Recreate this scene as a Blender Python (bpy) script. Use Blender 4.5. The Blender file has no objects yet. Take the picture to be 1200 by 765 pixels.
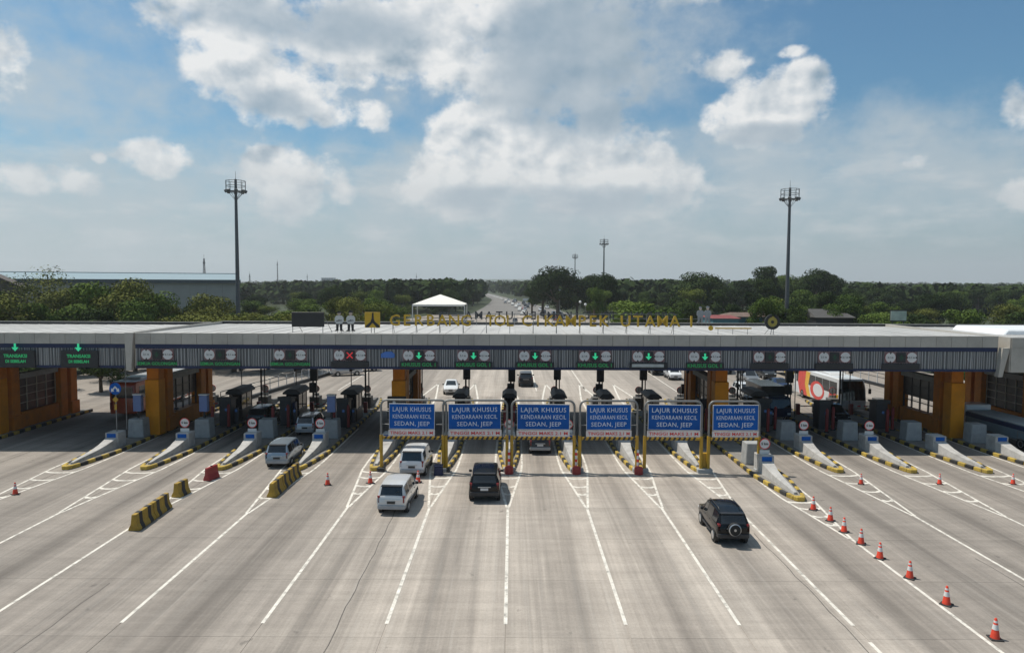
import bpy, bmesh, math, random
import numpy as np
from mathutils import Vector, Matrix

random.seed(7)
HAZE = 0.00017
SC = bpy.context.scene
COL = SC.collection

# ------------------------------------------------------------------ camera
F, CX, CY, H = 820.0, 600.0, 382.5, 13.0
PITCH = math.atan(50.5 / F)
ROLL = 0.0042
cam_data = bpy.data.cameras.new('camera')
cam_data.sensor_width = 36.0
cam_data.lens = F / 1200.0 * 36.0
cam_data.clip_end = 20000
cam = bpy.data.objects.new('camera', cam_data)
COL.objects.link(cam)
RC = Matrix.Rotation(math.pi / 2 - PITCH, 3, 'X') @ Matrix.Rotation(ROLL, 3, 'Z')
cam.matrix_world = Matrix.Translation((0, 0, H)) @ RC.to_4x4()
SC.camera = cam


def ray(px, py):
    return RC @ Vector(((px - CX) / F, -(py - CY) / F, -1.0))


def G(px, py, z=0.0):                       # survey: photograph point -> ground position in metres
    d = ray(px, py)
    t = (z - H) / d.z
    return Vector((d.x * t, d.y * t, z))


def at(px, py, Y):                          # survey: photograph point at a known distance
    d = ray(px, py)
    t = Y / d.y
    return Vector((d.x * t, Y, H + d.z * t))


# ------------------------------------------------------------------ sun, sky, exposure
SUN_TO = Vector((-0.47, 0.21, 1.0)).normalized()       # towards the sun
SUN_EL = math.asin(SUN_TO.z)
SUN_AZ = math.atan2(SUN_TO.x, SUN_TO.y)                # clockwise from +Y
sun_data = bpy.data.lights.new('sun', 'SUN')
sun_data.energy = 4.7
sun_data.angle = math.radians(0.53)
sun_data.color = (1.0, 0.945, 0.85)
sun = bpy.data.objects.new('sun', sun_data)
sun.rotation_euler = SUN_TO.to_track_quat('Z', 'Y').to_euler()
sun.location = (0, 0, 200)
COL.objects.link(sun)

SC.view_settings.view_transform = 'Standard'
SC.view_settings.look = 'None'
SC.view_settings.gamma = 1.0
SC.view_settings.exposure = 0.0
SC.view_settings.use_curve_mapping = False

world = bpy.data.worlds.new('World')
SC.world = world
world.use_nodes = True
WT = world.node_tree
WT.nodes.clear()


def wn(t, **kw):
    n = WT.nodes.new(t)
    for k, v in kw.items():
        setattr(n, k, v)
    return n


def wl(sock, v):
    if isinstance(v, bpy.types.NodeSocket):
        WT.links.new(v, sock)
    elif v is not None:
        sock.default_value = v


def wm(op, a, b=None, c=None, clamp=False):
    n = wn('ShaderNodeMath', operation=op, use_clamp=clamp)
    wl(n.inputs[0], a)
    wl(n.inputs[1], b)
    wl(n.inputs[2], c)
    return n.outputs[0]


def wv(op, a, b=None, c=None):
    n = wn('ShaderNodeVectorMath', operation=op)
    wl(n.inputs[0], a)
    wl(n.inputs[1], b)
    if c is not None:
        wl(n.inputs[2], c)
    return n.outputs['Value'] if op in ('DOT_PRODUCT', 'LENGTH') else n.outputs['Vector']


def wmix(fac, a, b, mode='MIX'):
    n = wn('ShaderNodeMix', data_type='RGBA', blend_type=mode)
    wl(n.inputs['Factor'], fac)
    wl(n.inputs[6], a)
    wl(n.inputs[7], b)
    return n.outputs[2]


def wnoise(vec, scale, detail=6, rough=0.55):
    n = wn('ShaderNodeTexNoise', noise_dimensions='3D')
    wl(n.inputs['Vector'], vec)
    n.inputs['Scale'].default_value = scale
    n.inputs['Detail'].default_value = detail
    n.inputs['Roughness'].default_value = rough
    return n.outputs['Fac']


def wsmooth(x, lo, hi, out=1.0):
    n = wn('ShaderNodeMapRange', interpolation_type='SMOOTHSTEP')
    wl(n.inputs['Value'], x)
    n.inputs['From Min'].default_value = lo
    n.inputs['From Max'].default_value = hi
    n.inputs['To Max'].default_value = out
    return n.outputs['Result']


sky = wn('ShaderNodeTexSky', sky_type='NISHITA')
sky.sun_disc = False
sky.sun_elevation = SUN_EL
sky.sun_rotation = SUN_AZ
sky.altitude = 50
sky.air_density = 1.0
sky.dust_density = 1.6
sky.ozone_density = 2.0
tc = wn('ShaderNodeTexCoord')
D0 = tc.outputs['Generated']
sp = wn('ShaderNodeSeparateXYZ')
wl(sp.inputs[0], D0)
AZ = wm('ARCTAN2', sp.outputs['X'], sp.outputs['Y'])
EL = wm('ARCSINE', sp.outputs['Z'])
cb = wn('ShaderNodeCombineXYZ')
wl(cb.inputs[0], AZ)
wl(cb.inputs[1], EL)
AE = cb.outputs[0]


def cloud_field(blobs):
    out = None
    for (px, py, rx, ry, s) in blobs:
        d = ray(px, py)
        a = math.atan2(d.x, d.y)
        e = math.atan2(d.z, math.hypot(d.x, d.y))
        ix, iy = F / rx, F / ry
        q = wv('MULTIPLY_ADD', AE, (ix, iy, 0.0), (-a * ix, -e * iy, 0.0))
        b = wm('SUBTRACT', s, wv('DOT_PRODUCT', q, q))
        out = b if out is None else wm('SMOOTH_MAX', out, b, 0.35)
    return out


# heaped clouds: direction on the sky dome, angular half-sizes (in 1/820 rad), weight
CUMULUS = [(215, 8, 60, 26, 1.0), (290, 18, 125, 46, 1.2), (400, 48, 130, 50, 1.2), (520, 58, 120, 56, 1.2), (640, 62, 125, 74, 1.25), (560, 98, 60, 26, .6),
           (720, 70, 75, 60, .8), (640, 6, 170, 36, .9), (850, -8, 110, 18, .7), (272, 88, 56, 28, 1.2), (335, 112, 66, 36, 1.2), (385, 136, 34, 20, 1.0),
           (437, 136, 27, 22, .95), (540, 150, 44, 38, 1.3), (590, 180, 75, 52, 1.25), (630, 160, 26, 22, 1.0), (702, 150, 28, 42, 1.35),
           (690, 200, 90, 56, 1.3), (772, 185, 24, 20, 1.15), (790, 220, 60, 40, 1.0), (545, 220, 75, 48, 1.05), (640, 118, 40, 14, .6),
           (318, 196, 32, 26, 1.3), (345, 215, 62, 44, 1.15), (395, 222, 26, 30, 1.0), (180, 185, 36, 20, 1.2), (40, 209, 66, 18, 1.0), (117, 186, 9, 7, .7),
           (880, 130, 48, 32, 1.3), (920, 122, 52, 40, 1.25), (943, 96, 26, 26, 1.35), (838, 76, 44, 22, 1.0), (930, 62, 20, 9, .75),
           (1195, 128, 20, 28, 1.1), (1200, 225, 26, 20, .8), (1070, 190, 20, 12, .6), (-8, 48, 40, 30, .8),
           (-150, 120, 90, 60, 1.0), (1420, 90, 120, 50, 1.0), (-420, 60, 200, 80, 1.0), (1700, 150, 160, 60, 1.0)]
GREYBASE = [(380, 30, 130, 30, 1.1), (700, 75, 110, 70, 1.8), (700, 40, 90, 50, .9), (320, 122, 54, 18, .9), (560, 235, 60, 20, 1.0),
            (650, 240, 110, 22, 1.0), (750, 236, 70, 20, .9), (905, 158, 66, 15, 1.1), (580, 118, 50, 20, .7), (690, 175, 40, 12, .4)]
VEIL = [(620, 232, 460, 80, 1.15), (960, 205, 260, 75, 1.05), (80, 80, 190, 110, .72), (150, 235, 300, 70, 1.0), (120, 95, 160, 40, .35),
        (500, 95, 260, 70, .8), (760, 50, 150, 90, .8), (1110, 200, 220, 60, .9), (1000, 160, 150, 40, .5)]
DS = wv('MULTIPLY', D0, (1.0, 1.0, 1.3))
n_big = wnoise(DS, 9.0, 6, 0.55)
n_fine = wnoise(DS, 27.0, 8, 0.60)
n_puff = wnoise(DS, 20.0, 5, 0.52)
n_off = wnoise(wv('ADD', DS, (-0.010, 0.0, 0.016)), 20.0, 5, 0.52)
n_wide = wnoise(DS, 9.0, 3, 0.5)
n_woff = wnoise(wv('ADD', DS, (-0.022, 0.0, 0.034)), 9.0, 3, 0.5)
n_low = wnoise(DS, 2.3, 4, 0.5)
cf = wm('MAXIMUM', cloud_field(CUMULUS), -1.5)
rough = wm('MULTIPLY_ADD', wm('SUBTRACT', n_big, 0.5), 2.6, wm('MULTIPLY', wm('SUBTRACT', n_fine, 0.5), 1.9))
dens = wsmooth(wm('ADD', cf, rough), 0.08, 0.80)
# the rest of the dome, above the part with the heaped clouds, carries scattered cloud of the same kind
gen = wm('ADD', wm('MULTIPLY', wm('SUBTRACT', n_low, 0.60), 7.0), rough)
gen = wm('MULTIPLY', wsmooth(gen, 0.0, 1.1), wsmooth(EL, 0.42, 0.60))
dens = wm('MAXIMUM', dens, gen)
vf = wm('MAXIMUM', cloud_field(VEIL), -1.0)
vn = wm('MULTIPLY_ADD', wm('SUBTRACT', n_big, 0.5), 2.2, wm('MULTIPLY', wm('SUBTRACT', n_fine, 0.5), 1.3))
veil = wm('MULTIPLY', wsmooth(wm('ADD', vf, vn), -0.3, 1.3), 0.80)
veil = wm('MAXIMUM', veil, wm('MULTIPLY', wsmooth(EL, 0.42, 0.66), wm('MULTIPLY_ADD', n_low, 0.7, 0.12)))  # thin veil added above the view to make the ambient light less blue
haze_low = wsmooth(EL, 0.19, -0.02)
relief = wm('MULTIPLY_ADD', wm('SUBTRACT', n_puff, n_off), 1.9, wm('MULTIPLY_ADD', wm('SUBTRACT', n_wide, n_woff), 2.2, 0.78))
grey = wsmooth(wm('ADD', wm('MAXIMUM', cloud_field(GREYBASE), -1.0), wm('MULTIPLY', wm('SUBTRACT', n_big, 0.5), 1.6)), -0.3, 1.2)
lit = wm('MULTIPLY', relief, wm('SUBTRACT', 1.0, wm('MULTIPLY', grey, 0.78)), clamp=True)
KS = 10.0                                   # background strength is 0.1
c_shade = tuple(KS * v for v in (0.265, 0.365, 0.455)) + (1,)
c_lit = tuple(KS * v for v in (0.88, 0.88, 0.87)) + (1,)
c_veil = tuple(KS * v for v in (0.48, 0.545, 0.585)) + (1,)
c_haze = tuple(KS * v for v in (0.40, 0.475, 0.52)) + (1,)
base = wmix(1.0, sky.outputs[0], (0.53, 0.90, 1.0, 1), 'MULTIPLY')
base = wmix(wm('MULTIPLY', haze_low, 0.9), base, c_haze)
base = wmix(veil, base, c_veil)
cloud = wmix(lit, c_shade, c_lit)
cloud = wmix(wm('MULTIPLY', wsmooth(EL, 0.20, 0.05), 0.80), cloud, c_veil)
fin = wmix(wm('MULTIPLY', dens, 0.93), base, cloud)
# low, flat layers of far cloud just above the horizon
n_str = wnoise(wv('MULTIPLY', D0, (1.0, 1.0, 3.4)), 11.0, 8, 0.6)
str_f = wm('MULTIPLY', wsmooth(n_str, 0.46, 0.70), wm('MULTIPLY', wsmooth(EL, 0.015, 0.07), wsmooth(EL, 0.24, 0.12)))
c_str = tuple(KS * v for v in (0.66, 0.68, 0.69)) + (1,)
fin = wmix(wm('MULTIPLY', str_f, 0.42), fin, c_str)
bg = wn('ShaderNodeBackground')
wl(bg.inputs['Color'], fin)
bg.inputs['Strength'].default_value = 0.1
wo = wn('ShaderNodeOutputWorld')
wl(wo.inputs['Surface'], bg.outputs[0])

# ------------------------------------------------------------------ materials
MATS = {}


def mat(name, rgb, rough=0.6, metal=0.0, var=0.12, scale=2.5, bump=0.0, coat=0.0, spec=0.5, emit=None, dirt=0.0,
        stretch=(1, 1, 1), obj_rand=0.0):
    if name in MATS:
        return MATS[name]
    m = bpy.data.materials.new(name)
    m.use_nodes = True
    nt = m.node_tree
    b = nt.nodes['Principled BSDF']
    b.inputs['Roughness'].default_value = rough
    b.inputs['Metallic'].default_value = metal
    b.inputs['Coat Weight'].default_value = coat
    b.inputs['Coat Roughness'].default_value = 0.04
    b.inputs['Specular IOR Level'].default_value = spec
    t = nt.nodes.new('ShaderNodeNewGeometry')
    mp = nt.nodes.new('ShaderNodeMapping')
    mp.inputs['Scale'].default_value = stretch
    nt.links.new(t.outputs['Position'], mp.inputs['Vector'])
    nz = nt.nodes.new('ShaderNodeTexNoise')
    nz.inputs['Scale'].default_value = scale
    nz.inputs['Detail'].default_value = 6
    nz.inputs['Roughness'].default_value = 0.6
    nt.links.new(mp.outputs[0], nz.inputs['Vector'])
    mr = nt.nodes.new('ShaderNodeMapRange')
    mr.inputs['From Min'].default_value = 0.28
    mr.inputs['From Max'].default_value = 0.72
    mr.inputs['To Min'].default_value = 1 - var
    mr.inputs['To Max'].default_value = 1 + var
    nt.links.new(nz.outputs['Fac'], mr.inputs['Value'])
    fac = mr.outputs['Result']
    if obj_rand:
        oi = nt.nodes.new('ShaderNodeObjectInfo')
        r2 = nt.nodes.new('ShaderNodeMapRange')
        r2.inputs['To Min'].default_value = 1 - obj_rand
        r2.inputs['To Max'].default_value = 1 + obj_rand
        nt.links.new(oi.outputs['Random'], r2.inputs['Value'])
        mm = nt.nodes.new('ShaderNodeMath')
        mm.operation = 'MULTIPLY'
        nt.links.new(fac, mm.inputs[0])
        nt.links.new(r2.outputs[0], mm.inputs[1])
        fac = mm.outputs[0]
    vm = nt.nodes.new('ShaderNodeVectorMath')
    vm.operation = 'SCALE'
    vm.inputs[0].default_value = rgb
    nt.links.new(fac, vm.inputs['Scale'])
    out = vm.outputs[0]
    if dirt:
        n2 = nt.nodes.new('ShaderNodeTexNoise')
        n2.inputs['Scale'].default_value = scale * 0.6
        n2.inputs['Detail'].default_value = 8
        n2.inputs['Roughness'].default_value = 0.7
        nt.links.new(mp.outputs[0], n2.inputs['Vector'])
        r3 = nt.nodes.new('ShaderNodeMapRange')
        r3.inputs['From Min'].default_value = 0.5
        r3.inputs['From Max'].default_value = 0.75
        r3.inputs['To Max'].default_value = dirt
        nt.links.new(n2.outputs['Fac'], r3.inputs['Value'])
        mx = nt.nodes.new('ShaderNodeMix')
        mx.data_type = 'RGBA'
        nt.links.new(r3.outputs[0], mx.inputs['Factor'])
        nt.links.new(out, mx.inputs[6])
        mx.inputs[7].default_value = (0.07, 0.06, 0.05, 1)
        out = mx.outputs[2]
    nt.links.new(out, b.inputs['Base Color'])
    if bump:
        bp = nt.nodes.new('ShaderNodeBump')
        bp.inputs['Strength'].default_value = bump
        bp.inputs['Distance'].default_value = 0.02
        nt.links.new(nz.outputs['Fac'], bp.inputs['Height'])
        nt.links.new(bp.outputs[0], b.inputs['Normal'])
    if emit:
        b.inputs['Emission Color'].default_value = tuple(rgb) + (1,)
        b.inputs['Emission Strength'].default_value = emit
    MATS[name] = m
    return m


def concrete_mat():
    """Plaza concrete: per-slab tone, tyre film and oil along the lane centre, scuffs running with the traffic."""
    m = bpy.data.materials.new('plaza_concrete')
    m.use_nodes = True
    nt = m.node_tree
    N, Lk = nt.nodes, nt.links
    b = N['Principled BSDF']
    b.inputs['Roughness'].default_value = 0.88
    b.inputs['Specular IOR Level'].default_value = 0.25

    def math_(op, a, c=None, d=None, clamp=False):
        n = N.new('ShaderNodeMath')
        n.operation = op
        n.use_clamp = clamp
        for i, v in enumerate((a, c, d)):
            if isinstance(v, bpy.types.NodeSocket):
                Lk.new(v, n.inputs[i])
            elif v is not None:
                n.inputs[i].default_value = v
        return n.outputs[0]

    def noise(vec, scale, detail, rough):
        n = N.new('ShaderNodeTexNoise')
        Lk.new(vec, n.inputs['Vector'])
        n.inputs['Scale'].default_value = scale
        n.inputs['Detail'].default_value = detail
        n.inputs['Roughness'].default_value = rough
        return n.outputs['Fac']

    def mapped(vec, s):
        n = N.new('ShaderNodeMapping')
        n.inputs['Scale'].default_value = s
        Lk.new(vec, n.inputs['Vector'])
        return n.outputs[0]

    def mixc(f, a, c):
        n = N.new('ShaderNodeMix')
        n.data_type = 'RGBA'
        for s, v in ((n.inputs['Factor'], f), (n.inputs[6], a), (n.inputs[7], c)):
            if isinstance(v, bpy.types.NodeSocket):
                Lk.new(v, s)
            else:
                s.default_value = v
        return n.outputs[2]
    t = N.new('ShaderNodeTexCoord')
    geo = N.new('ShaderNodeNewGeometry')
    pos = geo.outputs['Position']
    oi = N.new('ShaderNodeObjectInfo')
    sx = N.new('ShaderNodeSeparateXYZ')
    Lk.new(t.outputs['Object'], sx.inputs[0])
    ox = sx.outputs['X']
    wob = math_('MULTIPLY', math_('SUBTRACT', noise(mapped(pos, (.05, .05, .05)), 1.0, 3, .5), .5), 1.1)
    ox = math_('ADD', ox, wob)
    centre = math_('POWER', 2.718, math_('MULTIPLY', math_('MULTIPLY', ox, ox), -4.2))
    wheel = math_('POWER', 2.718, math_('MULTIPLY', math_('POWER', math_('SUBTRACT', math_('ABSOLUTE', ox), .82), 2.0), -7.0))
    streak = noise(mapped(pos, (3.2, .055, 1)), 1.0, 7, .62)
    streak2 = noise(mapped(pos, (.55, .045, 1)), 1.0, 5, .55)
    blot = noise(mapped(pos, (.16, .11, 1)), 1.0, 6, .6)
    cross = noise(mapped(pos, (.12, 2.6, 1)), 1.0, 6, .65)
    fine = noise(pos, 9.0, 6, .7)
    sw = N.new('ShaderNodeSeparateXYZ')
    Lk.new(pos, sw.inputs[0])
    side = N.new('ShaderNodeMapRange')
    side.interpolation_type = 'SMOOTHSTEP'
    side.inputs['From Min'].default_value = 9.0
    side.inputs['From Max'].default_value = 15.5
    Lk.new(math_('ABSOLUTE', math_('SUBTRACT', math_('MULTIPLY_ADD', wob, 1.2, sw.outputs['X']), 3.5)), side.inputs['Value'])
    grime = side.outputs['Result']          # lorry lanes at both sides carry more tyre film than the car lanes
    col = mixc(blot, (.330, .284, .243, 1), (.445, .395, .345, 1))
    col = mixc(math_('MULTIPLY', grime, math_('MULTIPLY_ADD', blot, .7, .22)), col, (.165, .146, .130, 1))
    col = mixc(math_('MULTIPLY', oi.outputs['Random'], .36), col, (.235, .208, .182, 1))

    def fade(c, k):                          # multiply the tone by k
        n = N.new('ShaderNodeVectorMath')
        n.operation = 'SCALE'
        Lk.new(c, n.inputs[0])
        Lk.new(k, n.inputs['Scale'])
        return n.outputs[0]
    broad = noise(mapped(pos, (.85, .022, 1)), 1.0, 4, .55)
    hair = noise(mapped(pos, (5.5, .10, 1)), 1.0, 6, .65)
    col = fade(col, math_('MULTIPLY_ADD', math_('SUBTRACT', broad, .5), 1.1, 1.0))
    col = fade(col, math_('MULTIPLY_ADD', math_('SUBTRACT', hair, .5), .60, 1.0))
    col = fade(col, math_('MULTIPLY_ADD', math_('SUBTRACT', cross, .5), .40, 1.0))
    col = fade(col, math_('MULTIPLY_ADD', math_('SUBTRACT', noise(mapped(pos, (.45, .9, 1)), 1.0, 7, .68), .5), .55, 1.0))
    # rubber and oil: a band down the lane centre, wheel paths either side of it
    f1 = math_('MULTIPLY', centre, math_('MULTIPLY_ADD', streak2, 2.6, -.75, clamp=True))
    col = mixc(math_('MULTIPLY', f1, .66), col, (.085, .074, .066, 1))
    f2 = math_('MULTIPLY', wheel, math_('MULTIPLY_ADD', streak, 2.2, -.75, clamp=True))
    col = mixc(math_('MULTIPLY', f2, .62), col, (.095, .084, .075, 1))
    f3 = math_('MULTIPLY_ADD', streak, 3.4, -1.85, clamp=True)
    col = mixc(math_('MULTIPLY', f3, .42), col, (.45, .415, .375, 1))
    spot = math_('MULTIPLY_ADD', noise(mapped(pos, (1.3, .8, 1)), 1.0, 4, .6), 11.0, -7.3, clamp=True)
    col = mixc(math_('MULTIPLY', spot, .55), col, (.07, .064, .058, 1))
    f4 = math_('MULTIPLY_ADD', fine, .5, .75)
    vm = N.new('ShaderNodeVectorMath')
    vm.operation = 'SCALE'
    Lk.new(col, vm.inputs[0])
    Lk.new(f4, vm.inputs['Scale'])
    Lk.new(vm.outputs[0], b.inputs['Base Color'])
    bp = N.new('ShaderNodeBump')
    bp.inputs['Strength'].default_value = .25
    bp.inputs['Distance'].default_value = .01
    Lk.new(fine, bp.inputs['Height'])
    Lk.new(bp.outputs[0], b.inputs['Normal'])
    return m


def leaf_mat(name, rgb, rgb2):
    m = bpy.data.materials.new(name)
    m.use_nodes = True
    nt = m.node_tree
    b = nt.nodes['Principled BSDF']
    b.inputs['Roughness'].default_value = 0.8
    b.inputs['Specular IOR Level'].default_value = 0.04
    geo = nt.nodes.new('ShaderNodeNewGeometry')
    oi = nt.nodes.new('ShaderNodeObjectInfo')
    ad = nt.nodes.new('ShaderNodeMath')
    ad.operation = 'MULTIPLY_ADD'
    nt.links.new(oi.outputs['Random'], ad.inputs[0])
    ad.inputs[1].default_value = 0.75
    sc = nt.nodes.new('ShaderNodeMath')
    sc.operation = 'MULTIPLY'
    nt.links.new(geo.outputs['Random Per Island'], sc.inputs[0])
    sc.inputs[1].default_value = 0.45
    nt.links.new(sc.outputs[0], ad.inputs[2])
    mx = nt.nodes.new('ShaderNodeMix')
    mx.data_type = 'RGBA'
    nt.links.new(ad.outputs[0], mx.inputs['Factor'])
    mx.inputs[6].default_value = tuple(rgb) + (1,)
    mx.inputs[7].default_value = tuple(rgb2) + (1,)
    nt.links.new(mx.outputs[2], b.inputs['Base Color'])
    return m


# ------------------------------------------------------------------ mesh building
class MB:
    def __init__(self):
        self.v, self.f = [], []

    def add(self, vs, fs):
        o = len(self.v)
        self.v += [tuple(p) for p in vs]
        self.f += [tuple(i + o for i in q) for q in fs]
        return self

    def box(self, x0, x1, y0, y1, z0, z1):
        return self.add([(x0, y0, z0), (x1, y0, z0), (x1, y1, z0), (x0, y1, z0), (x0, y0, z1), (x1, y0, z1), (x1, y1, z1), (x0, y1, z1)],
                        [(0, 3, 2, 1), (4, 5, 6, 7), (0, 1, 5, 4), (1, 2, 6, 5), (2, 3, 7, 6), (3, 0, 4, 7)])

    def prism(self, poly, c0, c1, axis='z'):
        n = len(poly)
        put = {'z': lambda a, b, c: (a, b, c), 'y': lambda a, b, c: (a, c, b), 'x': lambda a, b, c: (c, a, b)}[axis]
        vs = [put(a, b, c0) for a, b in poly] + [put(a, b, c1) for a, b in poly]
        fs = [tuple(range(n - 1, -1, -1)), tuple(range(n, 2 * n))]
        fs += [(i, (i + 1) % n, n + (i + 1) % n, n + i) for i in range(n)]
        return self.add(vs, fs)

    def cyl(self, p0, p1, r0, r1=None, n=10, cap=True):
        r1 = r0 if r1 is None else r1
        p0, p1 = Vector(p0), Vector(p1)
        d = (p1 - p0).normalized()
        u = d.orthogonal().normalized()
        w = d.cross(u)
        vs = []
        for p, r in ((p0, r0), (p1, r1)):
            for i in range(n):
                a = 2 * math.pi * i / n
                vs.append(p + u * (r * math.cos(a)) + w * (r * math.sin(a)))
        fs = [(i, (i + 1) % n, n + (i + 1) % n, n + i) for i in range(n)]
        if cap:
            fs += [tuple(range(n - 1, -1, -1)), tuple(range(n, 2 * n))]
        return self.add(vs, fs)

    def tube(self, pts, r, n=8):
        pts = [Vector(p) for p in pts]
        vs, fs = [], []
        ref = Vector((0, 1, 0))
        for k, p in enumerate(pts):
            d = (pts[min(k + 1, len(pts) - 1)] - pts[max(k - 1, 0)]).normalized()
            u = d.cross(ref)
            if u.length < 0.1:
                u = d.cross(Vector((1, 0, 0)))
            u.normalize()
            w = d.cross(u)
            for i in range(n):
                a = 2 * math.pi * i / n
                vs.append(p + u * (r * math.cos(a)) + w * (r * math.sin(a)))
        for k in range(len(pts) - 1):
            for i in range(n):
                fs.append((k * n + i, k * n + (i + 1) % n, (k + 1) * n + (i + 1) % n, (k + 1) * n + i))
        fs += [tuple(range(n - 1, -1, -1)), tuple(range((len(pts) - 1) * n, len(pts) * n))]
        return self.add(vs, fs)

    def lathe(self, prof, n=16, axis='z', c=(0, 0, 0)):
        vs, fs = [], []
        for r, z in prof:
            for i in range(n):
                a = 2 * math.pi * i / n
                p = (r * math.cos(a), r * math.sin(a), z)
                if axis == 'x':
                    p = (z, r * math.cos(a), r * math.sin(a))
                elif axis == 'y':
                    p = (r * math.cos(a), z, r * math.sin(a))
                vs.append((p[0] + c[0], p[1] + c[1], p[2] + c[2]))
        m = len(prof)
        for k in range(m - 1):
            for i in range(n):
                fs.append((k * n + i, k * n + (i + 1) % n, (k + 1) * n + (i + 1) % n, (k + 1) * n + i))
        fs += [tuple(range(n - 1, -1, -1)), tuple(range((m - 1) * n, m * n))]
        return self.add(vs, fs)

    def strip(self, pts, w, z):                     # flat painted band along a polyline
        pts = [Vector((p[0], p[1], 0)) for p in pts]
        vs, fs = [], []
        for k, p in enumerate(pts):
            d = (pts[min(k + 1, len(pts) - 1)] - pts[max(k - 1, 0)]).normalized()
            nrm = Vector((d.y, -d.x, 0)) * (w / 2)
            vs += [(p.x - nrm.x, p.y - nrm.y, z), (p.x + nrm.x, p.y + nrm.y, z)]
        for k in range(len(pts) - 1):
            fs.append((2 * k, 2 * k + 1, 2 * k + 3, 2 * k + 2))
        return self.add(vs, fs)

    def mesh(self, name, m, bevel=0.0, smooth=None):
        me = bpy.data.meshes.new(name)
        me.from_pydata(self.v, [], self.f)
        bm = bmesh.new()
        bm.from_mesh(me)
        bmesh.ops.recalc_face_normals(bm, faces=bm.faces)
        if bevel:
            es = [e for e in bm.edges if len(e.link_faces) == 2 and e.calc_face_angle(0) > 0.6]
            bmesh.ops.bevel(bm, geom=es, offset=bevel, segments=1, affect='EDGES', clamp_overlap=True)
        bm.to_mesh(me)
        bm.free()
        if smooth:
            me.polygons.foreach_set('use_smooth', [True] * len(me.polygons))
            me.set_sharp_from_angle(angle=math.radians(smooth))
        me.materials.append(m)
        me.update()
        return me


def link(name, data, parent=None, loc=(0, 0, 0), rot=(0, 0, 0)):
    o = bpy.data.objects.new(name, data)
    COL.objects.link(o)
    o.parent = parent
    o.location = loc
    o.rotation_euler = rot
    return o


def part(name, me, parent, loc=(0, 0, 0), rot=(0, 0, 0), label=None):
    o = link(name, me, parent, loc, rot)
    if label:
        o['label'] = label
    return o


def tag(o, label, cat, group=None, kind=None):
    o['label'] = label
    o['category'] = cat
    if group:
        o['group'] = group
    if kind:
        o['kind'] = kind
    return o


def thing(name, label, cat, loc, rz=0.0, group=None):
    return tag(link(name, None, None, loc, (0, 0, rz)), label, cat, group)


def structure(name, me, loc=(0, 0, 0)):
    o = link(name, me, None, loc)
    o['kind'] = 'structure'
    return o


def kids(o):
    return [c for c in ALLKIDS.get(o.name, [])]


def copy_tree(o, children, parent=None):
    c = o.copy()
    COL.objects.link(c)
    c.parent = parent
    for ch in children.get(o, []):
        copy_tree(ch, children, c)
    return c


def child_map(root):
    cm = {}
    for o in COL.objects:
        if o.parent is not None:
            cm.setdefault(o.parent, []).append(o)
    return cm


def text_mesh(name, s, size, m, depth=0.01, align='CENTER', bold=0.0, spacing=1.0):
    cu = bpy.data.curves.new('lettering', 'FONT')
    cu.body = s
    cu.size = size
    cu.align_x = align
    cu.align_y = 'CENTER'
    cu.extrude = depth
    cu.offset = bold
    cu.space_character = spacing
    cu.resolution_u = 2
    o = bpy.data.objects.new('lettering', cu)
    COL.objects.link(o)
    dg = bpy.context.evaluated_depsgraph_get()
    me = bpy.data.meshes.new_from_object(o.evaluated_get(dg))
    bpy.data.objects.remove(o)
    me.name = name
    me.materials.clear()
    me.materials.append(m)
    return me


ORD = ['zeroth', 'first', 'second', 'third', 'fourth', 'fifth', 'sixth', 'seventh', 'eighth', 'ninth', 'tenth', 'eleventh',
       'twelfth', 'thirteenth', 'fourteenth', 'fifteenth', 'sixteenth']
R90 = math.pi / 2

m_conc = concrete_mat()
m_paint = mat('road_paint', (.64, .60, .535), .85, var=.22, scale=3.0, dirt=.95)
m_grass = mat('grass_ground', (.030, .042, .014), .95, var=.4, scale=.06)
m_kerbY = mat('kerb_yellow', (.42, .29, .05), .75, var=.25, scale=4, dirt=.75, obj_rand=.12)
m_kerbB = mat('kerb_black', (.028, .027, .026), .7, var=.3, scale=4, obj_rand=.3)
m_white = mat('white_concrete', (.42, .405, .385), .85, var=.18, scale=1.6, dirt=.6, bump=.2)
m_grey = mat('grey_concrete', (.33, .335, .33), .85, var=.14, scale=3, dirt=.3, bump=.2)
m_plat = mat('platform_concrete', (.22, .205, .185), .9, var=.16, scale=2, dirt=.4)
m_orange = mat('orange_cladding', (.52, .165, .012), .6, var=.14, scale=1.2, dirt=.4, spec=.2)
m_amber = mat('amber_cladding', (.60, .225, .008), .55, var=.12, scale=1.2, dirt=.3, spec=.2)
m_steel = mat('galvanised_steel', (.20, .20, .195), .5, .4, var=.12, scale=5)
m_dark = mat('dark_frame', (.02, .021, .024), .5, var=.2)
m_glass = mat('dark_glass', (.012, .016, .02), .06, var=.1, spec=.8)
m_yellow = mat('yellow_paint', (.42, .245, .016), .5, var=.10, scale=4, dirt=.25)
m_black = mat('black_paint', (.02, .02, .02), .5, var=.2)
m_blue = mat('sign_blue', (.006, .085, .34), .6, var=.16, scale=1.5, spec=.12, obj_rand=.12)
m_signw = mat('sign_white', (.62, .62, .61), .5, var=.04)
m_signr = mat('sign_red', (.62, .03, .03), .5, var=.08)
m_fascia = mat('fascia_panel', (.43, .40, .355), .5, .1, var=.09, scale=.9, obj_rand=.08, dirt=.22)
m_navy = mat('navy_band', (.008, .018, .065), .6, var=.1)
m_corr = mat('corrugated_panel', (.42, .42, .42), .5, .2, var=.3, scale=1.5, stretch=(3, 1, .15))
m_roof = mat('roof_sheet', (.42, .41, .395), .6, .1, var=.16, scale=.25, dirt=.4, stretch=(1.6, .5, 1))
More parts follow.
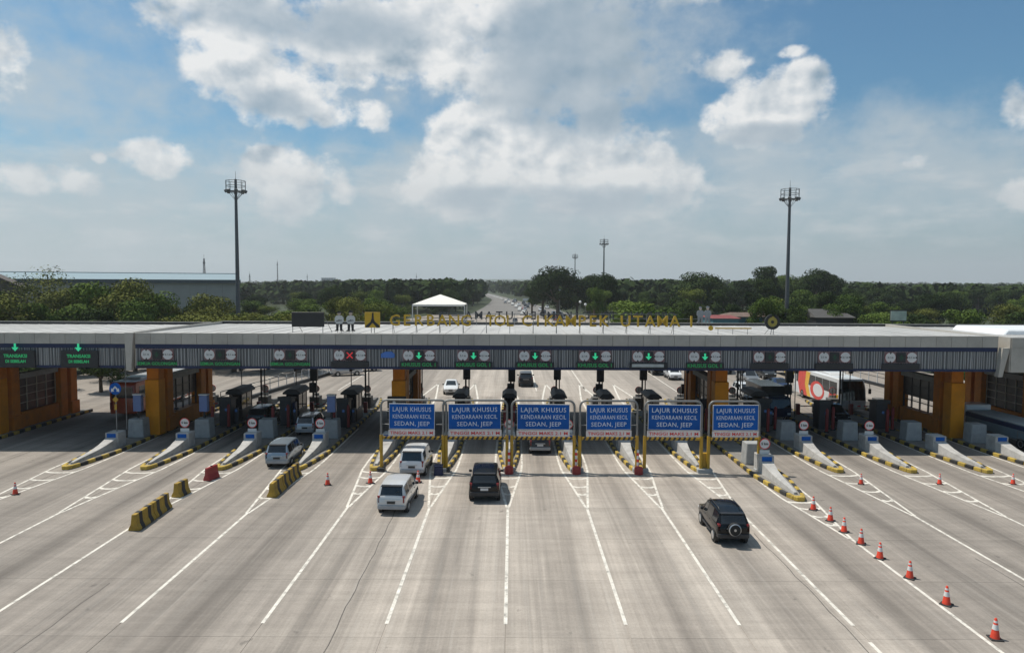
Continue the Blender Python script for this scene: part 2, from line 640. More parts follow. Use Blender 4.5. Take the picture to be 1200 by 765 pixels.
m_soffit = mat('soffit', (.055, .06, .065), .7, var=.1)
m_cone = mat('cone_orange', (.66, .055, .022), .55, var=.08, obj_rand=.12)
m_rubber = mat('black_rubber', (.022, .022, .022), .8, var=.2)
m_redp = mat('red_plastic', (.26, .020, .020), .5, var=.12)
m_cabblue = mat('blue_cabinet', (.13, .19, .38), .5, var=.08)
m_green_led = mat('green_led', (.05, .80, .36), .5, emit=.30)
m_green_txt = mat('green_led_text', (.03, .50, .16), .5, emit=.22)
m_dim_led = mat('green_led_dim', (.02, .30, .08), .5, emit=.16)
m_red_led = mat('red_led', (.80, .04, .05), .5, emit=.28)
m_cream = mat('cream_wall', (.50, .46, .38), .85, var=.08, scale=1)
m_bark = mat('bark', (.085, .065, .045), .9, var=.3, scale=3)
# ================================================================== ground, plaza, highway
g = MB().add([(-6400, -580, -.05), (6400, -580, -.05), (6400, 5780, -.05), (-6400, 5780, -.05)], [(0, 1, 2, 3)])
structure('ground', g.mesh('ground', m_grass))

plaza_poly = [(-62, -40), (62, -40), (62, 108), (56, 135), (40, 200), (30, 290), (-32, 290), (-46, 200), (-60, 120)]
plaza = structure('toll_plaza', MB().add([(x, y, -.014) for x, y in plaza_poly], [tuple(range(len(plaza_poly)))]).mesh('toll_plaza', m_conc))
m_hwy = mat('highway_concrete', (.16, .15, .14), .9, var=.10, scale=.05)
hwy_c = lambda y: 4.0 - 14 * (max(0, y - 285) / 307.0) ** 1.6
hwy_w = lambda y: 8 + 14 * max(0, 1 - max(0, y - 285) / 280.0)
L_, R_ = [], []
for y in range(285, 1500, 45):
    c = hwy_c(y)
    L_.append((c - hwy_w(y), y, -.010))
    R_.append((c + hwy_w(y), y, -.010))
hw = MB().add(L_ + R_, [(i, i + len(L_), i + len(L_) + 1, i + 1) for i in range(len(L_) - 1)])
structure('highway', hw.mesh('highway', m_hwy))
md = MB()
for i in range(len(L_) - 1):
    a, b = L_[i], L_[i + 1]
    for (dx, w) in ((hwy_w(a[1]) - .8, 1.6),):
        md.add([(a[0] + dx, a[1], 0), (a[0] + dx + w, a[1], 0), (b[0] + dx + w, b[1], 0), (b[0] + dx, b[1], 0),
                (a[0] + dx, a[1], .5), (a[0] + dx + w, a[1], .5), (b[0] + dx + w, b[1], .5), (b[0] + dx, b[1], .5)],
               [(4, 5, 6, 7), (0, 1, 5, 4), (0, 4, 7, 3), (1, 2, 6, 5)])
part('median_barrier', md.mesh('median_barrier', m_grey), bpy.data.objects['highway'])

ISL_X = [-30.9, -25.45, -20.2, -14.9, -9.5, -4.75, -.2, 4.4, 8.75, 13.1, 17.4, 22.75, 27.85, 33.1, 37.9]
edges_x = [-60, -54.5, -49, -43, -36.8] + ISL_X + [43.2, 48.5, 54, 60]
rows_y = [20 + 5 * k for k in range(13)]
slab_mesh = {}
for i in range(len(edges_x) - 1):
    w = edges_x[i + 1] - edges_x[i]
    key = round(w, 2)
    if key not in slab_mesh:
        slab_mesh[key] = MB().box(-w / 2 + .018, w / 2 - .018, -2.494, 2.494, -.012, 0).mesh('concrete_slab', m_conc)
    for y in rows_y[:-1]:
        part('concrete_slab', slab_mesh[key], plaza, ((edges_x[i] + edges_x[i + 1]) / 2, y + 2.5, random.uniform(-.0006, .0006)))

# ================================================================== painted markings
Z_P = .005


def lane_line(X, y0, y1, w=.145):
    me = MB().strip([(X, y0), (X + .004, (y0 + y1) / 2), (X, y1)], w, Z_P).mesh('lane_line', m_paint)
    part('lane_line', me, plaza)


def gore(X, hwl, y_open, y_apex, rungs):
    me = MB()
    for s in (-1, 1):
        pts = [(X + s * hwl, 62), (X + s * hwl, y_open + 4), (X + s * hwl * .985, y_open + 2), (X + s * hwl * .92, y_open),
               (X + s * hwl * .48, (y_open + y_apex) / 2), (X + s * .06, y_apex)]
        me.strip(pts, .14, Z_P + (.0008 if s > 0 else 0))
    for t in rungs:
        y = y_apex + (y_open - y_apex) * t
        hwid = hwl * .92 * t
        me.strip([(X - hwid, y + .12), (X - hwid * .4, y - .10), (X + hwid * .4, y - .10), (X + hwid, y + .12)], .24, Z_P + .0016)
    part('gore_marking', me.mesh('gore_marking', m_paint), plaza)


for i, X in enumerate(ISL_X):
    inner = 4 <= i <= 9
    if i == 10:
        gore(X, 1.0, 42.0, 35.2, (.3, .5, .7, .88))
        lane_line(X + .05, 23.0, 35.2)
        lane_line(X + .05, 8, 19.5)
    else:
        gore(X, .97 if inner else 1.22, 48.0, 40.0 if inner else 38.8, (.32, .52, .76, .94) if inner else (.3, .5, .7, .9))
        end = G(600, 731).y if i < 13 else 20
        lane_line(X, end, 40.0 if inner else 38.8)
        if i == 9:
            lane_line(X, 12, G(1010, 752).y)
lane_line(-43.2, 30, 60)
lane_line(42.6, 30, 60)
for X in (-33, -27, -21, -14, 3, 9, 20, 27):                  # far side lines, paired like the near ones
    lane_line(X, 84, 108)
fm = MB()
for i in range(4, 10):
    X = ISL_X[i]
    for s in (-1, 1):
        fm.strip([(X + s * .97, 70), (X + s * .95, 78), (X + s * .5, 84), (X, 90)], .2, Z_P)
part('gore_marking', fm.mesh('gore_marking', m_paint), plaza)

# weathered joints between lane slabs
m_tar = mat('joint_dirt', (.10, .088, .078), .9, var=.4, scale=3)
for X0, ya, yb in ((-6.6, 8, 41), (12.72, 8, 36), (-17.4, 8, 30), (22.2, 8, 33)):
    rg = random.Random(int(X0 * 10))
    pts, y = [], ya
    while y < yb:
        pts.append((X0 + rg.uniform(-.05, .05), y))
        y += rg.uniform(.5, 1.4)
    part('joint_dirt', MB().strip(pts, .04, .0028).mesh('joint_dirt', m_tar), plaza)

# ================================================================== toll islands
KB_Y = MB().box(-.11, .11, -.33, .33, 0, .26).mesh('kerb_block', m_kerbY, bevel=.03)
KB_B = MB().box(-.11, .11, -.33, .33, 0, .25).mesh('kerb_block', m_kerbB, bevel=.03)


m_fardark = mat('far_dark_concrete', (.12, .118, .115), .9, var=.2, scale=2, dirt=.4)  # concrete darkened in colour so the far noses do not stand out white


def island(i, X):
    inner = 4 <= i <= 9
    hw = .72 if inner else .98
    tip = 41.6 if i == 10 else 48.0
    back = 77.5
    head = tip + 5.4
    lab = 'toll island with yellow and black kerb, %s from the left' % ORD[i + 1]
    t = thing('toll_island', lab, 'toll island', (X, 60, 0), group='toll islands')
    # outline (right half) in local coordinates
    def half_w(y):
        a = min(1.0, max(0.0, (y - tip) / 4.6))
        b = min(1.0, max(0.0, (back - y) / 4.6))
        return .26 + (hw - .26) * min(a, b) ** .75
    ys = [tip, tip + .8, tip + 1.8, tip + 3, tip + 4.6, back - 4.6, back - 3, back - 1.8, back - .8, back]
    Rt = [(half_w(y) - .12, y - 60) for y in ys]
    poly = Rt + [(-x, y) for x, y in reversed(Rt)]
    part('platform', MB().prism(poly, 0, .20).mesh('platform', m_plat), t)
    n = 0
    for s in (-1, 1):
        y = tip
        k = 0
        while y < back - .3:
            y2 = y + .70
            a, b = half_w(y), half_w(y2)
            ang = math.atan2(b - a, .70)
            part('kerb_block', KB_Y if k % 2 == 0 else KB_B, t, (s * (a + b) / 2, (y + y2) / 2 - 60, 0), (0, 0, -s * ang))
            y = y2
            k += 1
    part('kerb_block', MB().prism([(-.36, -.05), (-.2, -.30), (.2, -.30), (.36, -.05), (.3, .12), (-.3, .12)], 0, .27).mesh('kerb_block', m_kerbY, bevel=.03), t, (0, tip - 60 - .02, 0))
    # crash noses, near and far
    for sgn, y_tip in ((1, tip), (-1, back)):
        vs, fs = [], []
        L = 5.4
        prof = [(0.5, .34, .20), (1.3, .42, .30), (2.2, .48, .40), (3.2, .56, .52), (4.2, .70, .66), (5.0, .88, .80), (5.4, .98, .90)]
        for (d, h, wd) in prof:
            wd = wd * (.52 if inner else .55) / .9 * 1.0
            y = y_tip + sgn * d - 60
            vs += [(-wd, y, .18), (-wd * .80, y, h), (wd * .80, y, h), (wd, y, .18)]
        m = len(prof)
        for k in range(m - 1):
            for j in range(3):
                fs.append((4 * k + j, 4 * k + j + 1, 4 * k + 4 + j + 1, 4 * k + 4 + j))
        fs += [(0, 1, 2, 3), (4 * m - 4, 4 * m - 3, 4 * m - 2, 4 * m - 1)]
        cmat = m_white if sgn == 1 else m_fardark
        part('crash_nose', MB().add(vs, fs).mesh('crash_nose', cmat, bevel=.02), t)
        yh = y_tip + sgn * 5.4 - 60
        y0, y1 = sorted((yh + sgn * .004, yh + sgn * 1.15))
        hb = part('crash_head', MB().box(-.50, .50, y0, y1, .18, 1.36).mesh('crash_head', cmat, bevel=.04), t)
        if sgn == 1:
            part('blue_plate', MB().box(-.34, .34, yh - .025, yh + .01, 1.0, 1.30).mesh('blue_plate', m_blue), hb)
    return t, head


ISL = []
for i, X in enumerate(ISL_X):
    ISL.append(island(i, X))

# things standing on the islands -------------------------------------------------
DISC = MB().lathe([(.02, -.012), (.36, -.012), (.36, .012), (.02, .012)], 24, 'y').mesh('disc', m_signw)
RING = MB()
_v, _f = [], []
for i in range(28):
    a = 2 * math.pi * i / 28
    for r, y in ((.325, -.018), (.375, -.018), (.375, .014), (.325, .014)):
        _v.append((r * math.cos(a), y, r * math.sin(a)))
for i in range(28):
    j = (i + 1) % 28
    for k in range(4):
        _f.append((4 * i + k, 4 * i + (k + 1) % 4, 4 * j + (k + 1) % 4, 4 * j + k))
RING = RING.add(_v, _f).mesh('rim', m_signr)
SPD_TXT = text_mesh('lettering', '5 km', .24, m_black, .004, bold=.008)
POST = MB().cyl((0, 0, 0), (0, 0, 1.05), .03, n=8).mesh('post', m_steel)
PLATE = MB().box(-.34, .34, -.012, .012, 0, .26).mesh('plate', m_signw)


def round_sign(loc, label, flip=False, group='round speed signs on the islands'):
    t = thing('speed_limit_sign', label, 'sign', loc, math.pi if flip else 0, group)
    part('post', POST, t)
    d = part('disc', DISC, t, (0, -.05, .72))
    part('rim', RING, d)
    part('lettering', SPD_TXT, d, (0, -.022, 0), (R90, 0, 0))
    part('plate', PLATE, t, (0, -.05, .02))
    return t


BLOCK = MB().prism([(-.66, 0), (.66, 0), (.58, 1.55), (-.58, 1.55)], -.55, .55, 'y').mesh('block', m_grey, bevel=.05)
CABB = MB().box(-.34, .34, -.22, .22, 0, 1.35).mesh('cabinet_body', m_cabblue, bevel=.04)
CABT = MB().box(-.37, .37, -.25, .25, 1.352, 1.46).mesh('cabinet_cap', m_signw, bevel=.02)
CABP = MB().cyl((0, 0, -.55), (0, 0, 0), .09, n=10).mesh('pedestal', m_dark)
BOLL = MB().lathe([(.13, 0), (.13, 1.9), (.09, 2.05), (.02, 2.1)], 14).mesh('bollard_tube', m_redp, smooth=40)
BOLB = MB().lathe([(.20, 0), (.20, .08), (.13, .10)], 14).mesh('bollard_foot', m_dark)
m_booth = mat('booth_panel', (.045, .048, .055), .5, .2, var=.1)
m_boothr = mat('booth_roof', (.05, .052, .056), .6, var=.1)
BTH_BASE = MB().box(-.62, .62, -1.3, 1.3, 0, 1.1).mesh('base_panel', m_booth, bevel=.03)
_b = MB()
for x in (-.58, .54):
    for y in (-1.27, -.02, 1.23):
        _b.box(x, x + .05, y, y + .05, 1.1, 2.55)
BTH_POST = _b.mesh('mullions', m_dark)
BTH_G = MB().box(-.55, .55, -1.24, 1.24, 1.1, 2.54).mesh('glazing', m_glass)
BTH_R = MB().prism([(-.80, 2.55), (.80, 2.55), (.80, 2.72), (.42, 3.02), (-.42, 3.02), (-.80, 2.72)], -1.6, 1.6, 'y').mesh('roof', m_boothr, bevel=.03)
BAR_BOX = MB().box(-.17, .17, -.2, .2, 0, 1.05).mesh('housing', m_redp, bevel=.03)
_b = MB()
_b2 = MB()
for k in range(8):
    (_b if k % 2 == 0 else _b2).box(.17 + k * .33, .17 + (k + 1) * .33, -.26, -.21, .82, .92)
ARM_W = _b.mesh('boom_arm', m_signw)
ARM_R = _b2.mesh('red_band', m_signr)
m_readr = mat('reader_case', (.05, .06, .08), .4, var=.1)
RDR = MB().box(-.16, .16, -.14, .14, .2, 1.5).mesh('reader_case', m_readr, bevel=.03)
RDS = MB().box(-.10, .10, -.15, -.13, 1.15, 1.38).mesh('reader_screen', mat('reader_screen', (.05, .12, .3), .2, emit=.15))
NAVYBOX = MB().box(-.36, .36, -.3, .3, 0, 2.0).mesh('cabinet_body', mat('navy_cabinet', (.012, .03, .10), .45), bevel=.03)

KIOSK = MB().box(-.52, .52, -.62, .62, 0, 2.25).mesh('kiosk_body', m_booth, bevel=.04)
KHOOD = MB().prism([(-.85, 2.26), (.75, 2.26), (.75, 2.42), (-.85, 2.62)], -.62, .62, 'x').mesh('hood', m_boothr, bevel=.02)
for i, X in enumerate(ISL_X):
    t, head = ISL[i]
    where = 'the %s toll island from the left' % ORD[i + 1]
    inner = 4 <= i <= 9
    zt = .2
    if i not in (0, 4, 5, 8, 9, 13, 14):
        round_sign((X + (.0 if i != 11 else 0), head + .55, 1.36), 'round white red-rimmed sign on the crash head of %s' % where)
    if i < 14:
        round_sign((X, 71.6, 1.36), 'back of round sign at the far end of %s' % where, True, 'far-side round signs')
    if i not in (10,):
        b = link('concrete_block', BLOCK, None, (X, 57.4 if i != 14 else 56.6, zt))
        if inner:
            b.scale = (.8, 1, .8)
        tag(b, 'grey concrete protection block behind the crash head on %s' % where, 'concrete block', 'grey blocks behind the crash heads')
    if i in (0, 1, 3):
        c = thing('equipment_cabinet', 'blue-grey cabinet raised above the grey block on %s' % where, 'cabinet', (X, 57.4, 2.32), group='raised blue cabinets')
        part('cabinet_body', CABB, c)
        part('cabinet_cap', CABT, c)
        part('pedestal', CABP, c)
    if i not in (0, 14):
        for s in (-1, 1):
            off = .5 if not inner else .4
            bo = thing('bollard', 'tall red bollard at the %s edge of %s' % ('left' if s < 0 else 'right', where), 'bollard',
                       (X + s * off, 60.6 + .5 * s, zt), group='tall red bollards')
            part('bollard_tube', BOLL, bo)
            part('bollard_foot', BOLB, bo)
    if i not in (0, 4, 10, 12, 13, 14):
        bt = thing('toll_booth', 'dark glazed toll booth on %s' % where, 'toll booth', (X, 65.2, zt), group='toll booths')
        part('base_panel', BTH_BASE, bt)
        gl = part('glazing', BTH_G, bt)
        part('mullions', BTH_POST, gl)
        part('roof', BTH_R, bt)
        if inner:
            bt.scale = (.86, 1, .9)
    if i != 14:
        br = thing('boom_barrier', 'boom barrier with red and white arm on %s' % where, 'boom barrier', (X + .45, 68.6, zt), group='boom barriers')
        part('housing', BAR_BOX, br)
        if i in (0, 1, 2, 10, 11, 12, 13):
            am = part('boom_arm', ARM_W, br)
            part('red_band', ARM_R, am)
        rd = thing('card_reader', 'dark card reader post on %s' % where, 'card reader', (X + (.62 if not inner else .5), 62.6, zt), group='card readers')
        cs = part('reader_case', RDR, rd)
        part('reader_screen', RDS, cs)
    if i not in (0, 14) and not inner:
        kk = thing('payment_kiosk', 'dark payment kiosk with slanted hood on %s' % where, 'kiosk', (X - .1, 62.0 + .4 * (i % 3), zt), group='dark payment kiosks')
        part('kiosk_body', KIOSK, kk)
        part('hood', KHOOD, kk)
        part('kiosk_screen', RDS, kk, (.1, -.50, .2))
    if i in (2, 12, 13):
        nb = thing('equipment_cabinet', 'tall navy cabinet under the canopy on %s' % where, 'cabinet', (X + .3, 62.9, zt), group='navy cabinets')
        part('cabinet_body', NAVYBOX, nb)

HPOLE = MB().cyl((0, 0, 0), (0, 0, 6.1), .09, n=8).mesh('pole', m_dark)
HPOLE2 = MB().cyl((.32, .1, 0), (.32, .1, 6.1), .06, n=8).mesh('cable_pipe', m_dark)
HBOX = MB().box(-.36, .36, -.22, .22, 2.9, 4.5).mesh('signal_case', m_dark, bevel=.04)
HBOX2 = MB().box(-.36, .36, -.2, .2, 1.7, 2.7).mesh('control_case', m_dark, bevel=.04)
for i, X in enumerate(ISL_X):
    if i in (0, 14):
        continue
    hp = thing('signal_post', 'dark post with signal boxes reaching the soffit on the %s island from the left' % ORD[i + 1], 'signal post', (X + .1, 70.3, .2), group='dark signal posts under the canopy')
    part('pole', HPOLE, hp)
    part('cable_pipe', HPOLE2, hp)
    if 5 <= i <= 9 or i in (2, 12):
        part('signal_case', HBOX, hp, (.1, 0, .2 * (i % 2)))
    if i % 2 == 0:
        part('control_case', HBOX2, hp)
MPOLE = MB().cyl((0, 0, 0), (0, 0, 4.6), .045, n=8).mesh('pole', m_dark)
MCAM = MB().box(-.12, .12, -.3, .12, 4.3, 4.55).box(-.03, .35, -.05, .05, 4.42, 4.48).mesh('camera_case', m_dark, bevel=.02)
for i, X in enumerate(ISL_X):
    if i in (0, 14) or 4 <= i <= 9:
        continue
    hp = thing('camera_post', 'thin dark camera post beside the booth on the %s island from the left' % ORD[i + 1], 'camera post', (X - .55, 66.9, .2), group='thin camera posts')
    part('pole', MPOLE, hp)
    part('camera_case', MCAM, hp)

# blue direction sign on the first island
t = thing('direction_sign', 'tall blue round sign with two white arrows and yellow plate on first island', 'sign', (ISL_X[0] + .1, 54.0, 1.36))
part('post', MB().cyl((0, 0, 0), (0, 0, 3.6), .045, n=8).mesh('post', m_steel), t)
d = part('disc', MB().lathe([(.02, -.015), (.46, -.015), (.46, .015), (.02, .015)], 26, 'y').mesh('disc', m_blue), t, (0, -.06, 3.35))
a_ = MB()
for s in (-1, 1):
    a_.prism([(s * .02, .22), (s * .22, -.02), (s * .30, .05), (s * .32, -.24), (s * .08, -.20), (s * .14, -.12), (s * -.02, .1)], -.022, -.016, 'y')
part('arrows', a_.mesh('arrows', m_signw), d)
part('yellow_plate', MB().prism([(0, 2.25), (.24, 2.5), (0, 2.75), (-.24, 2.5)], -.08, -.06, 'y').mesh('yellow_plate', m_yellow), t)
part('pennant', MB().box(-.09, .09, -.08, -.06, 1.7, 2.15).mesh('pennant', m_yellow), t)
t = thing('slender_pole', 'thin grey pole beside the tall blue round sign', 'pole', (ISL_X[0] + .55, 54.6, 1.36))
part('shaft', MB().cyl((0, 0, 0), (0, 0, 6.4), .035, .028, n=8).mesh('shaft', m_steel), t)
part('top_bracket', MB().box(-.25, .25, -.03, .03, 6.3, 6.42).mesh('top_bracket', m_steel), t)

# the grey block beside the tall gantry post on the eleventh island
b = link('concrete_block', BLOCK, None, (ISL_X[10] - .1, 49.6, .2))
tag(b, 'weathered grey concrete block just in front of the orange pylon on the eleventh island', 'concrete block', 'grey blocks behind the crash heads')

# ================================================================== orange pylons under the canopy
WIN_BARS = MB()
for k in range(5):
    y = -2.6 + k * 1.3
    WIN_BARS.box(-.03, .03, y - .03, y + .03, 0, 2.9)
for k in range(1, 4):
    WIN_BARS.box(-.025, .025, -2.6, 2.6, k * .72 - .025, k * .72 + .025)
WIN_BARS = WIN_BARS.mesh('window_bars', m_cream)
WIN_BARS_D = WIN_BARS.copy()
WIN_BARS_D.materials[0] = m_dark
P_COL = MB().box(-.5, .5, -.5, .5, 0, 6.3).mesh('column', m_orange, bevel=.03)
P_FRONT = MB().box(-.58, .58, -.55, .55, 0, 4.65).mesh('front_cladding', m_amber, bevel=.03)
P_FOOT = MB().box(-.64, .64, -.61, .61, 0, 1.2).mesh('column_base', m_orange, bevel=.03)
P_WALL = MB().box(-.40, .40, -2.55, 2.55, 0, 1.35).mesh('dado_wall', m_orange)
P_HEAD = MB().box(-.40, .40, -2.55, 2.55, 4.3, 4.75).mesh('lintel', m_grey)
P_GLASS = MB().box(-.02, .02, -2.55, 2.55, 1.35, 4.3).mesh('window', mat('grille_dark', (.02, .022, .025), .35, var=.1))


P_DARK_SHEET = MB().box(-.02, .02, -2.55, 2.55, 2.5, 4.3).mesh('window', MATS['grille_dark'])  # opaque sheet added to darken the sunlit view through the upper bars


def pylon(X, Y, label, glazed=True):
    t = thing('canopy_pylon', label, 'pylon', (X, Y, .2), group='orange pylons carrying the canopy')
    for y in (-3.25, 3.25, 4.75):
        part('column', P_COL, t, (0, y, 0))
    c = part('column', P_COL, t, (0, -4.75, 0))
    part('front_cladding', P_FRONT, c, (0, -.12, 0))
    for y in (-3.25, 4.75):
        part('column_base', P_FOOT, t, (0, y, 0))
    part('dado_wall', P_WALL, t)
    part('lintel', P_HEAD, t)
    if glazed:
        w = part('window', P_GLASS, t)
        part('window_bars', WIN_BARS, w, (.06, 0, 1.38))
        part('window_bars', WIN_BARS, w, (-.06, 0, 1.38))
    else:
        w = part('window', P_DARK_SHEET, t)  # dark sheet added behind the bars, open below
        part('window_bars', WIN_BARS_D, w, (.05, 0, 1.38))
        part('window_bars', WIN_BARS_D, w, (-.05, 0, 1.38))
    return t


pylon(-30.05, 63.4, 'orange pylon with dark window grille between the red bus and the second island', False)
pylon(-9.45, 63.4, 'orange pylon rising behind the leftmost blue height-limit sign', False)
pylon(17.55, 63.4, 'orange pylon behind the rightmost blue height-limit sign', False)
pylon(37.3, 63.4, 'orange pylon with amber front beside the fifteenth island', False)
pylon(-43.3, 63.2, 'long orange pylon with glazed window at the left edge of the picture')
pylon(46.0, 64.6, 'orange pylon under the plain grey right-hand wing')
m_kw = MB()
for nm, X, Y0, Y1 in (('left', -43.3, 56.5, 70), ('right', 46.0, 57, 71)):
    k = thing('pylon_kerb', 'yellow and black kerb round the foot of the orange pylon at the far %s' % nm, 'kerb', (X, Y0, 0), group='kerbs round wing pylons')
    part('platform', MB().box(-.95, .95, .1, Y1 - Y0, 0, .2).mesh('platform', m_plat), k)
    for s in (-1, 1):
        y, q = .35, 0
        while y < Y1 - Y0:
            part('kerb_block', KB_Y if q % 2 else KB_B, k, (s * 1.06, y, 0))
            y += .7
            q += 1

# hanging dark screen on the ninth.. beside the centre-left pylon
t = thing('display_board', 'dark display board in front of the orange pylon behind the leftmost gantry', 'display', (-9.6, 58.0, .2))
part('post', MB().cyl((0, 0, 0), (0, 0, 3.0), .07, n=8).mesh('post', m_dark), t)
part('panel', MB().box(-.78, .78, -.12, .12, 2.35, 3.35).mesh('panel', m_dark, bevel=.03), t)
part('panel', MB().box(-.78, .78, -.12, .12, 1.45, 2.25).mesh('panel', m_dark, bevel=.03), t)
part('emblem', MB().prism([(-.35, 2.75), (-.05, 2.7), (-.12, 2.95), (-.3, 3.05)], -.135, -.125, 'y').mesh('emblem', m_signw), t)

# ================================================================== canopy
m_sheet = mat('ribbed_sheet', (.115, .12, .125), .55, .2, var=.3, scale=1.5, stretch=(4, 1, .2))
CF, CB = 54.8, 71.6                     # front and back faces
Z0, Z1, Z2, Z3, Z4 = 6.22, 6.42, 7.80, 8.13, 9.02


def corrugated(x0, x1, y, sgn):
    """Ribbed metal front: pale ribs of uneven width standing proud of a darker sheet."""
    rg = random.Random(3)
    m = MB()
    x = x0 + .05
    while x < x1 - .12:
        w = rg.choice((.05, .06, .07, .09))
        m.prism([(x, y), (x + w * .25, y - sgn * .085), (x + w * .75, y - sgn * .085), (x + w, y)], Z1 - .01, Z2 + .01)
        x += w + rg.choice((.06, .09, .12, .16, .2))
    return m.mesh('ribs', m_corr)


def canopy(name_label, x0, x1, plain=False, f=CF, b=CB, zt=Z4):
    t = thing('toll_canopy', name_label, 'canopy', ((x0 + x1) / 2, f, 0), group='canopy sections of the toll gate')
    c = (x0 + x1) / 2
    a, e = x0 - c, x1 - c
    d = b - f
    pitch = 1.20
    n = max(1, round((e - a) / pitch))
    w = (e - a) / n
    if plain:
        pm = MB().box(-w / 2 + .012, w / 2 - .012, -.10, .0, Z0, Z3 - .01).mesh('fascia_panel', m_fascia)
        for k in range(n):
            part('fascia_panel', pm, t, (a + w * (k + .5), 0, 0))
    pm = MB().box(-w / 2 + .010, w / 2 - .010, -.12, .0, Z3, zt).mesh('fascia_panel', m_fascia, bevel=.008)
    for k in range(n):
        part('fascia_panel', pm, t, (a + w * (k + .5), 0, 0))
        if not plain:
            part('fascia_panel', pm, t, (a + w * (k + .5), d + .12, 0))
    part('backing', MB().box(a, e, .004, .30, Z0 + .05, zt - .03).mesh('backing', m_dark), t)
    part('backing', MB().box(a, e, d - .30, d - .004, Z0 + .05, zt - .03).mesh('backing', m_dark), t)
    if not plain:
        for y, sg in ((-.004, 1), (d + .004, -1)):
            ya, yb = sorted((y, y - sg * .02))
            sh = part('ribbed_sheet', MB().box(a, e, ya, yb, Z1 - .01, Z2 + .01).mesh('ribbed_sheet', m_sheet), t)
            rb = part('ribs', corrugated(a, e, y - sg * .018, sg), sh)
            rb['kind'] = 'stuff'
        for y in (-.115, d + .025):
            part('navy_band', MB().box(a, e, y, y + .09, Z2, Z3 - .012).mesh('navy_band', m_navy), t)
            part('navy_band', MB().box(a, e, y, y + .09, Z0, Z1).mesh('navy_band', m_navy), t)
    part('soffit', MB().box(a, e, .30, d - .30, Z0 + .08, Z0 + .2).mesh('soffit', m_soffit), t)
    # roof sheets with standing seams
    rs = MB().add([(a, 0, zt - .06), (e, 0, zt - .06), (e, d, zt - .26), (a, d, zt - .26)], [(0, 1, 2, 3)])
    ro = part('roof', rs.mesh('roof', m_roof), t)
    sm = MB()
    k = 0
    x = a + .4
    while x < e:
        sm.add([(x - .02, .05, zt - .055), (x + .02, .05, zt - .055), (x + .02, d - .05, zt - .255), (x - .02, d - .05, zt - .255),
                (x - .02, .05, zt - .035), (x + .02, .05, zt - .035), (x + .02, d - .05, zt - .235), (x - .02, d - .05, zt - .235)],
               [(4, 5, 6, 7), (0, 1, 5, 4), (1, 2, 6, 5), (0, 4, 7, 3), (2, 3, 7, 6)])
        x += 1.4
    part('standing_seams', sm.mesh('standing_seams', m_roof), ro)
    part('rear_parapet', MB().box(a, e, d - .28, d - .10, zt - .25, zt + .02).mesh('rear_parapet', m_fascia), t)
    part('side_fascia', MB().box(a - .07, a - .004, -.05, d, Z0, zt + .01).mesh('side_fascia', m_fascia), t)
    part('side_fascia', MB().box(e + .004, e + .07, -.05, d, Z0, zt + .01).mesh('side_fascia', m_fascia), t)
    return t


canopy('long grey toll canopy with corrugated front spanning all the lanes', -29.55, 38.1)
canopy('left canopy wing with two green lit boards at the picture edge', -66, -30.35, f=54.9, b=70.4, zt=8.98)
canopy('plain grey right canopy wing at the picture edge', 38.9, 66, plain=True, f=54.4, b=72.3, zt=8.95)
t = thing('canopy_pier_trim', 'pale slanted metal trim closing the left end of the main canopy', 'trim', (-29.95, 54.6, 0), group='canopy end trims')
part('trim_plate', MB().prism([(-.28, 6.05), (.12, 6.05), (.34, 9.03), (-.34, 9.03)], -.08, .35, 'y').mesh('trim_plate', m_fascia), t)
t = thing('canopy_pier_trim', 'pale slanted metal trim closing the right end of the main canopy', 'trim', (38.5, 54.5, 0), group='canopy end trims')
part('trim_plate', MB().prism([(-.52, 5.85), (-.2, 5.85), (.30, 8.12), (-.25, 8.12)], -.20, .25, 'y').mesh('trim_plate', m_fascia), t)

# low white skylight hump on the right wing
t = thing('roof_wedge', 'bright white roof box on the right-hand canopy wing', 'wedge', (48.5, 62, 8.75))  # white box shaped for the bright wedge of the wing roof
part('hump', MB().prism([(-7, 0), (8, 0), (8, .50), (-6.6, .50)], -3, 4, 'y').mesh('hump', mat('white_sheet', (.78, .79, .80), .4, .1, var=.05), bevel=.1), t)

# ---- lane signs on the canopy front
DISC2 = MB().lathe([(.02, -.02), (.40, -.02), (.40, .02), (.02, .02)], 22, 'y').mesh('disc', m_signw)
R2 = MB().add([(a * 1.085, b, c * 1.085) for a, b, c in _v], _f).mesh('rim', m_signr)
TRI_V = MB()
TRI_H = MB()
for s in (-1, 1):
    TRI_V.prism([(-.10, s * .40), (.10, s * .40), (0, s * .25)], -.028, -.021, 'y')
    TRI_H.prism([(s * .40, -.10), (s * .40, .10), (s * .25, 0)], -.028, -.021, 'y')
TRI_V = TRI_V.mesh('arrowheads', m_black)
TRI_H = TRI_H.mesh('arrowheads', m_black)
T21 = text_mesh('lettering', '2.1 m', .20, m_black, .003, bold=.004)
SBOX = MB().box(-.36, .36, -.06, .06, -.38, .38).mesh('signal_box', m_dark, bevel=.03)
m_mauve = mat('sign_backing', (.20, .13, .13), .6, var=.1)
BACK2 = MB().box(-1.28, 1.28, -.01, .03, -.45, .45).mesh('backing_plate', m_mauve)
ARW = MB().prism([(-.07, .26), (.07, .26), (.07, -.0), (.24, -.0), (0, -.27), (-.24, -.0), (-.07, -.0)], -.075, -.062, 'y').mesh('arrow', m_green_led)
ARW_D = MB().prism([(-.07, .2), (.07, .2), (.07, .04), (.2, .04), (0, -.24), (-.2, .04), (-.07, .04)], -.075, -.062, 'y').mesh('arrow', mat('led_off', (.01, .06, .03), .5))
CRS = MB()
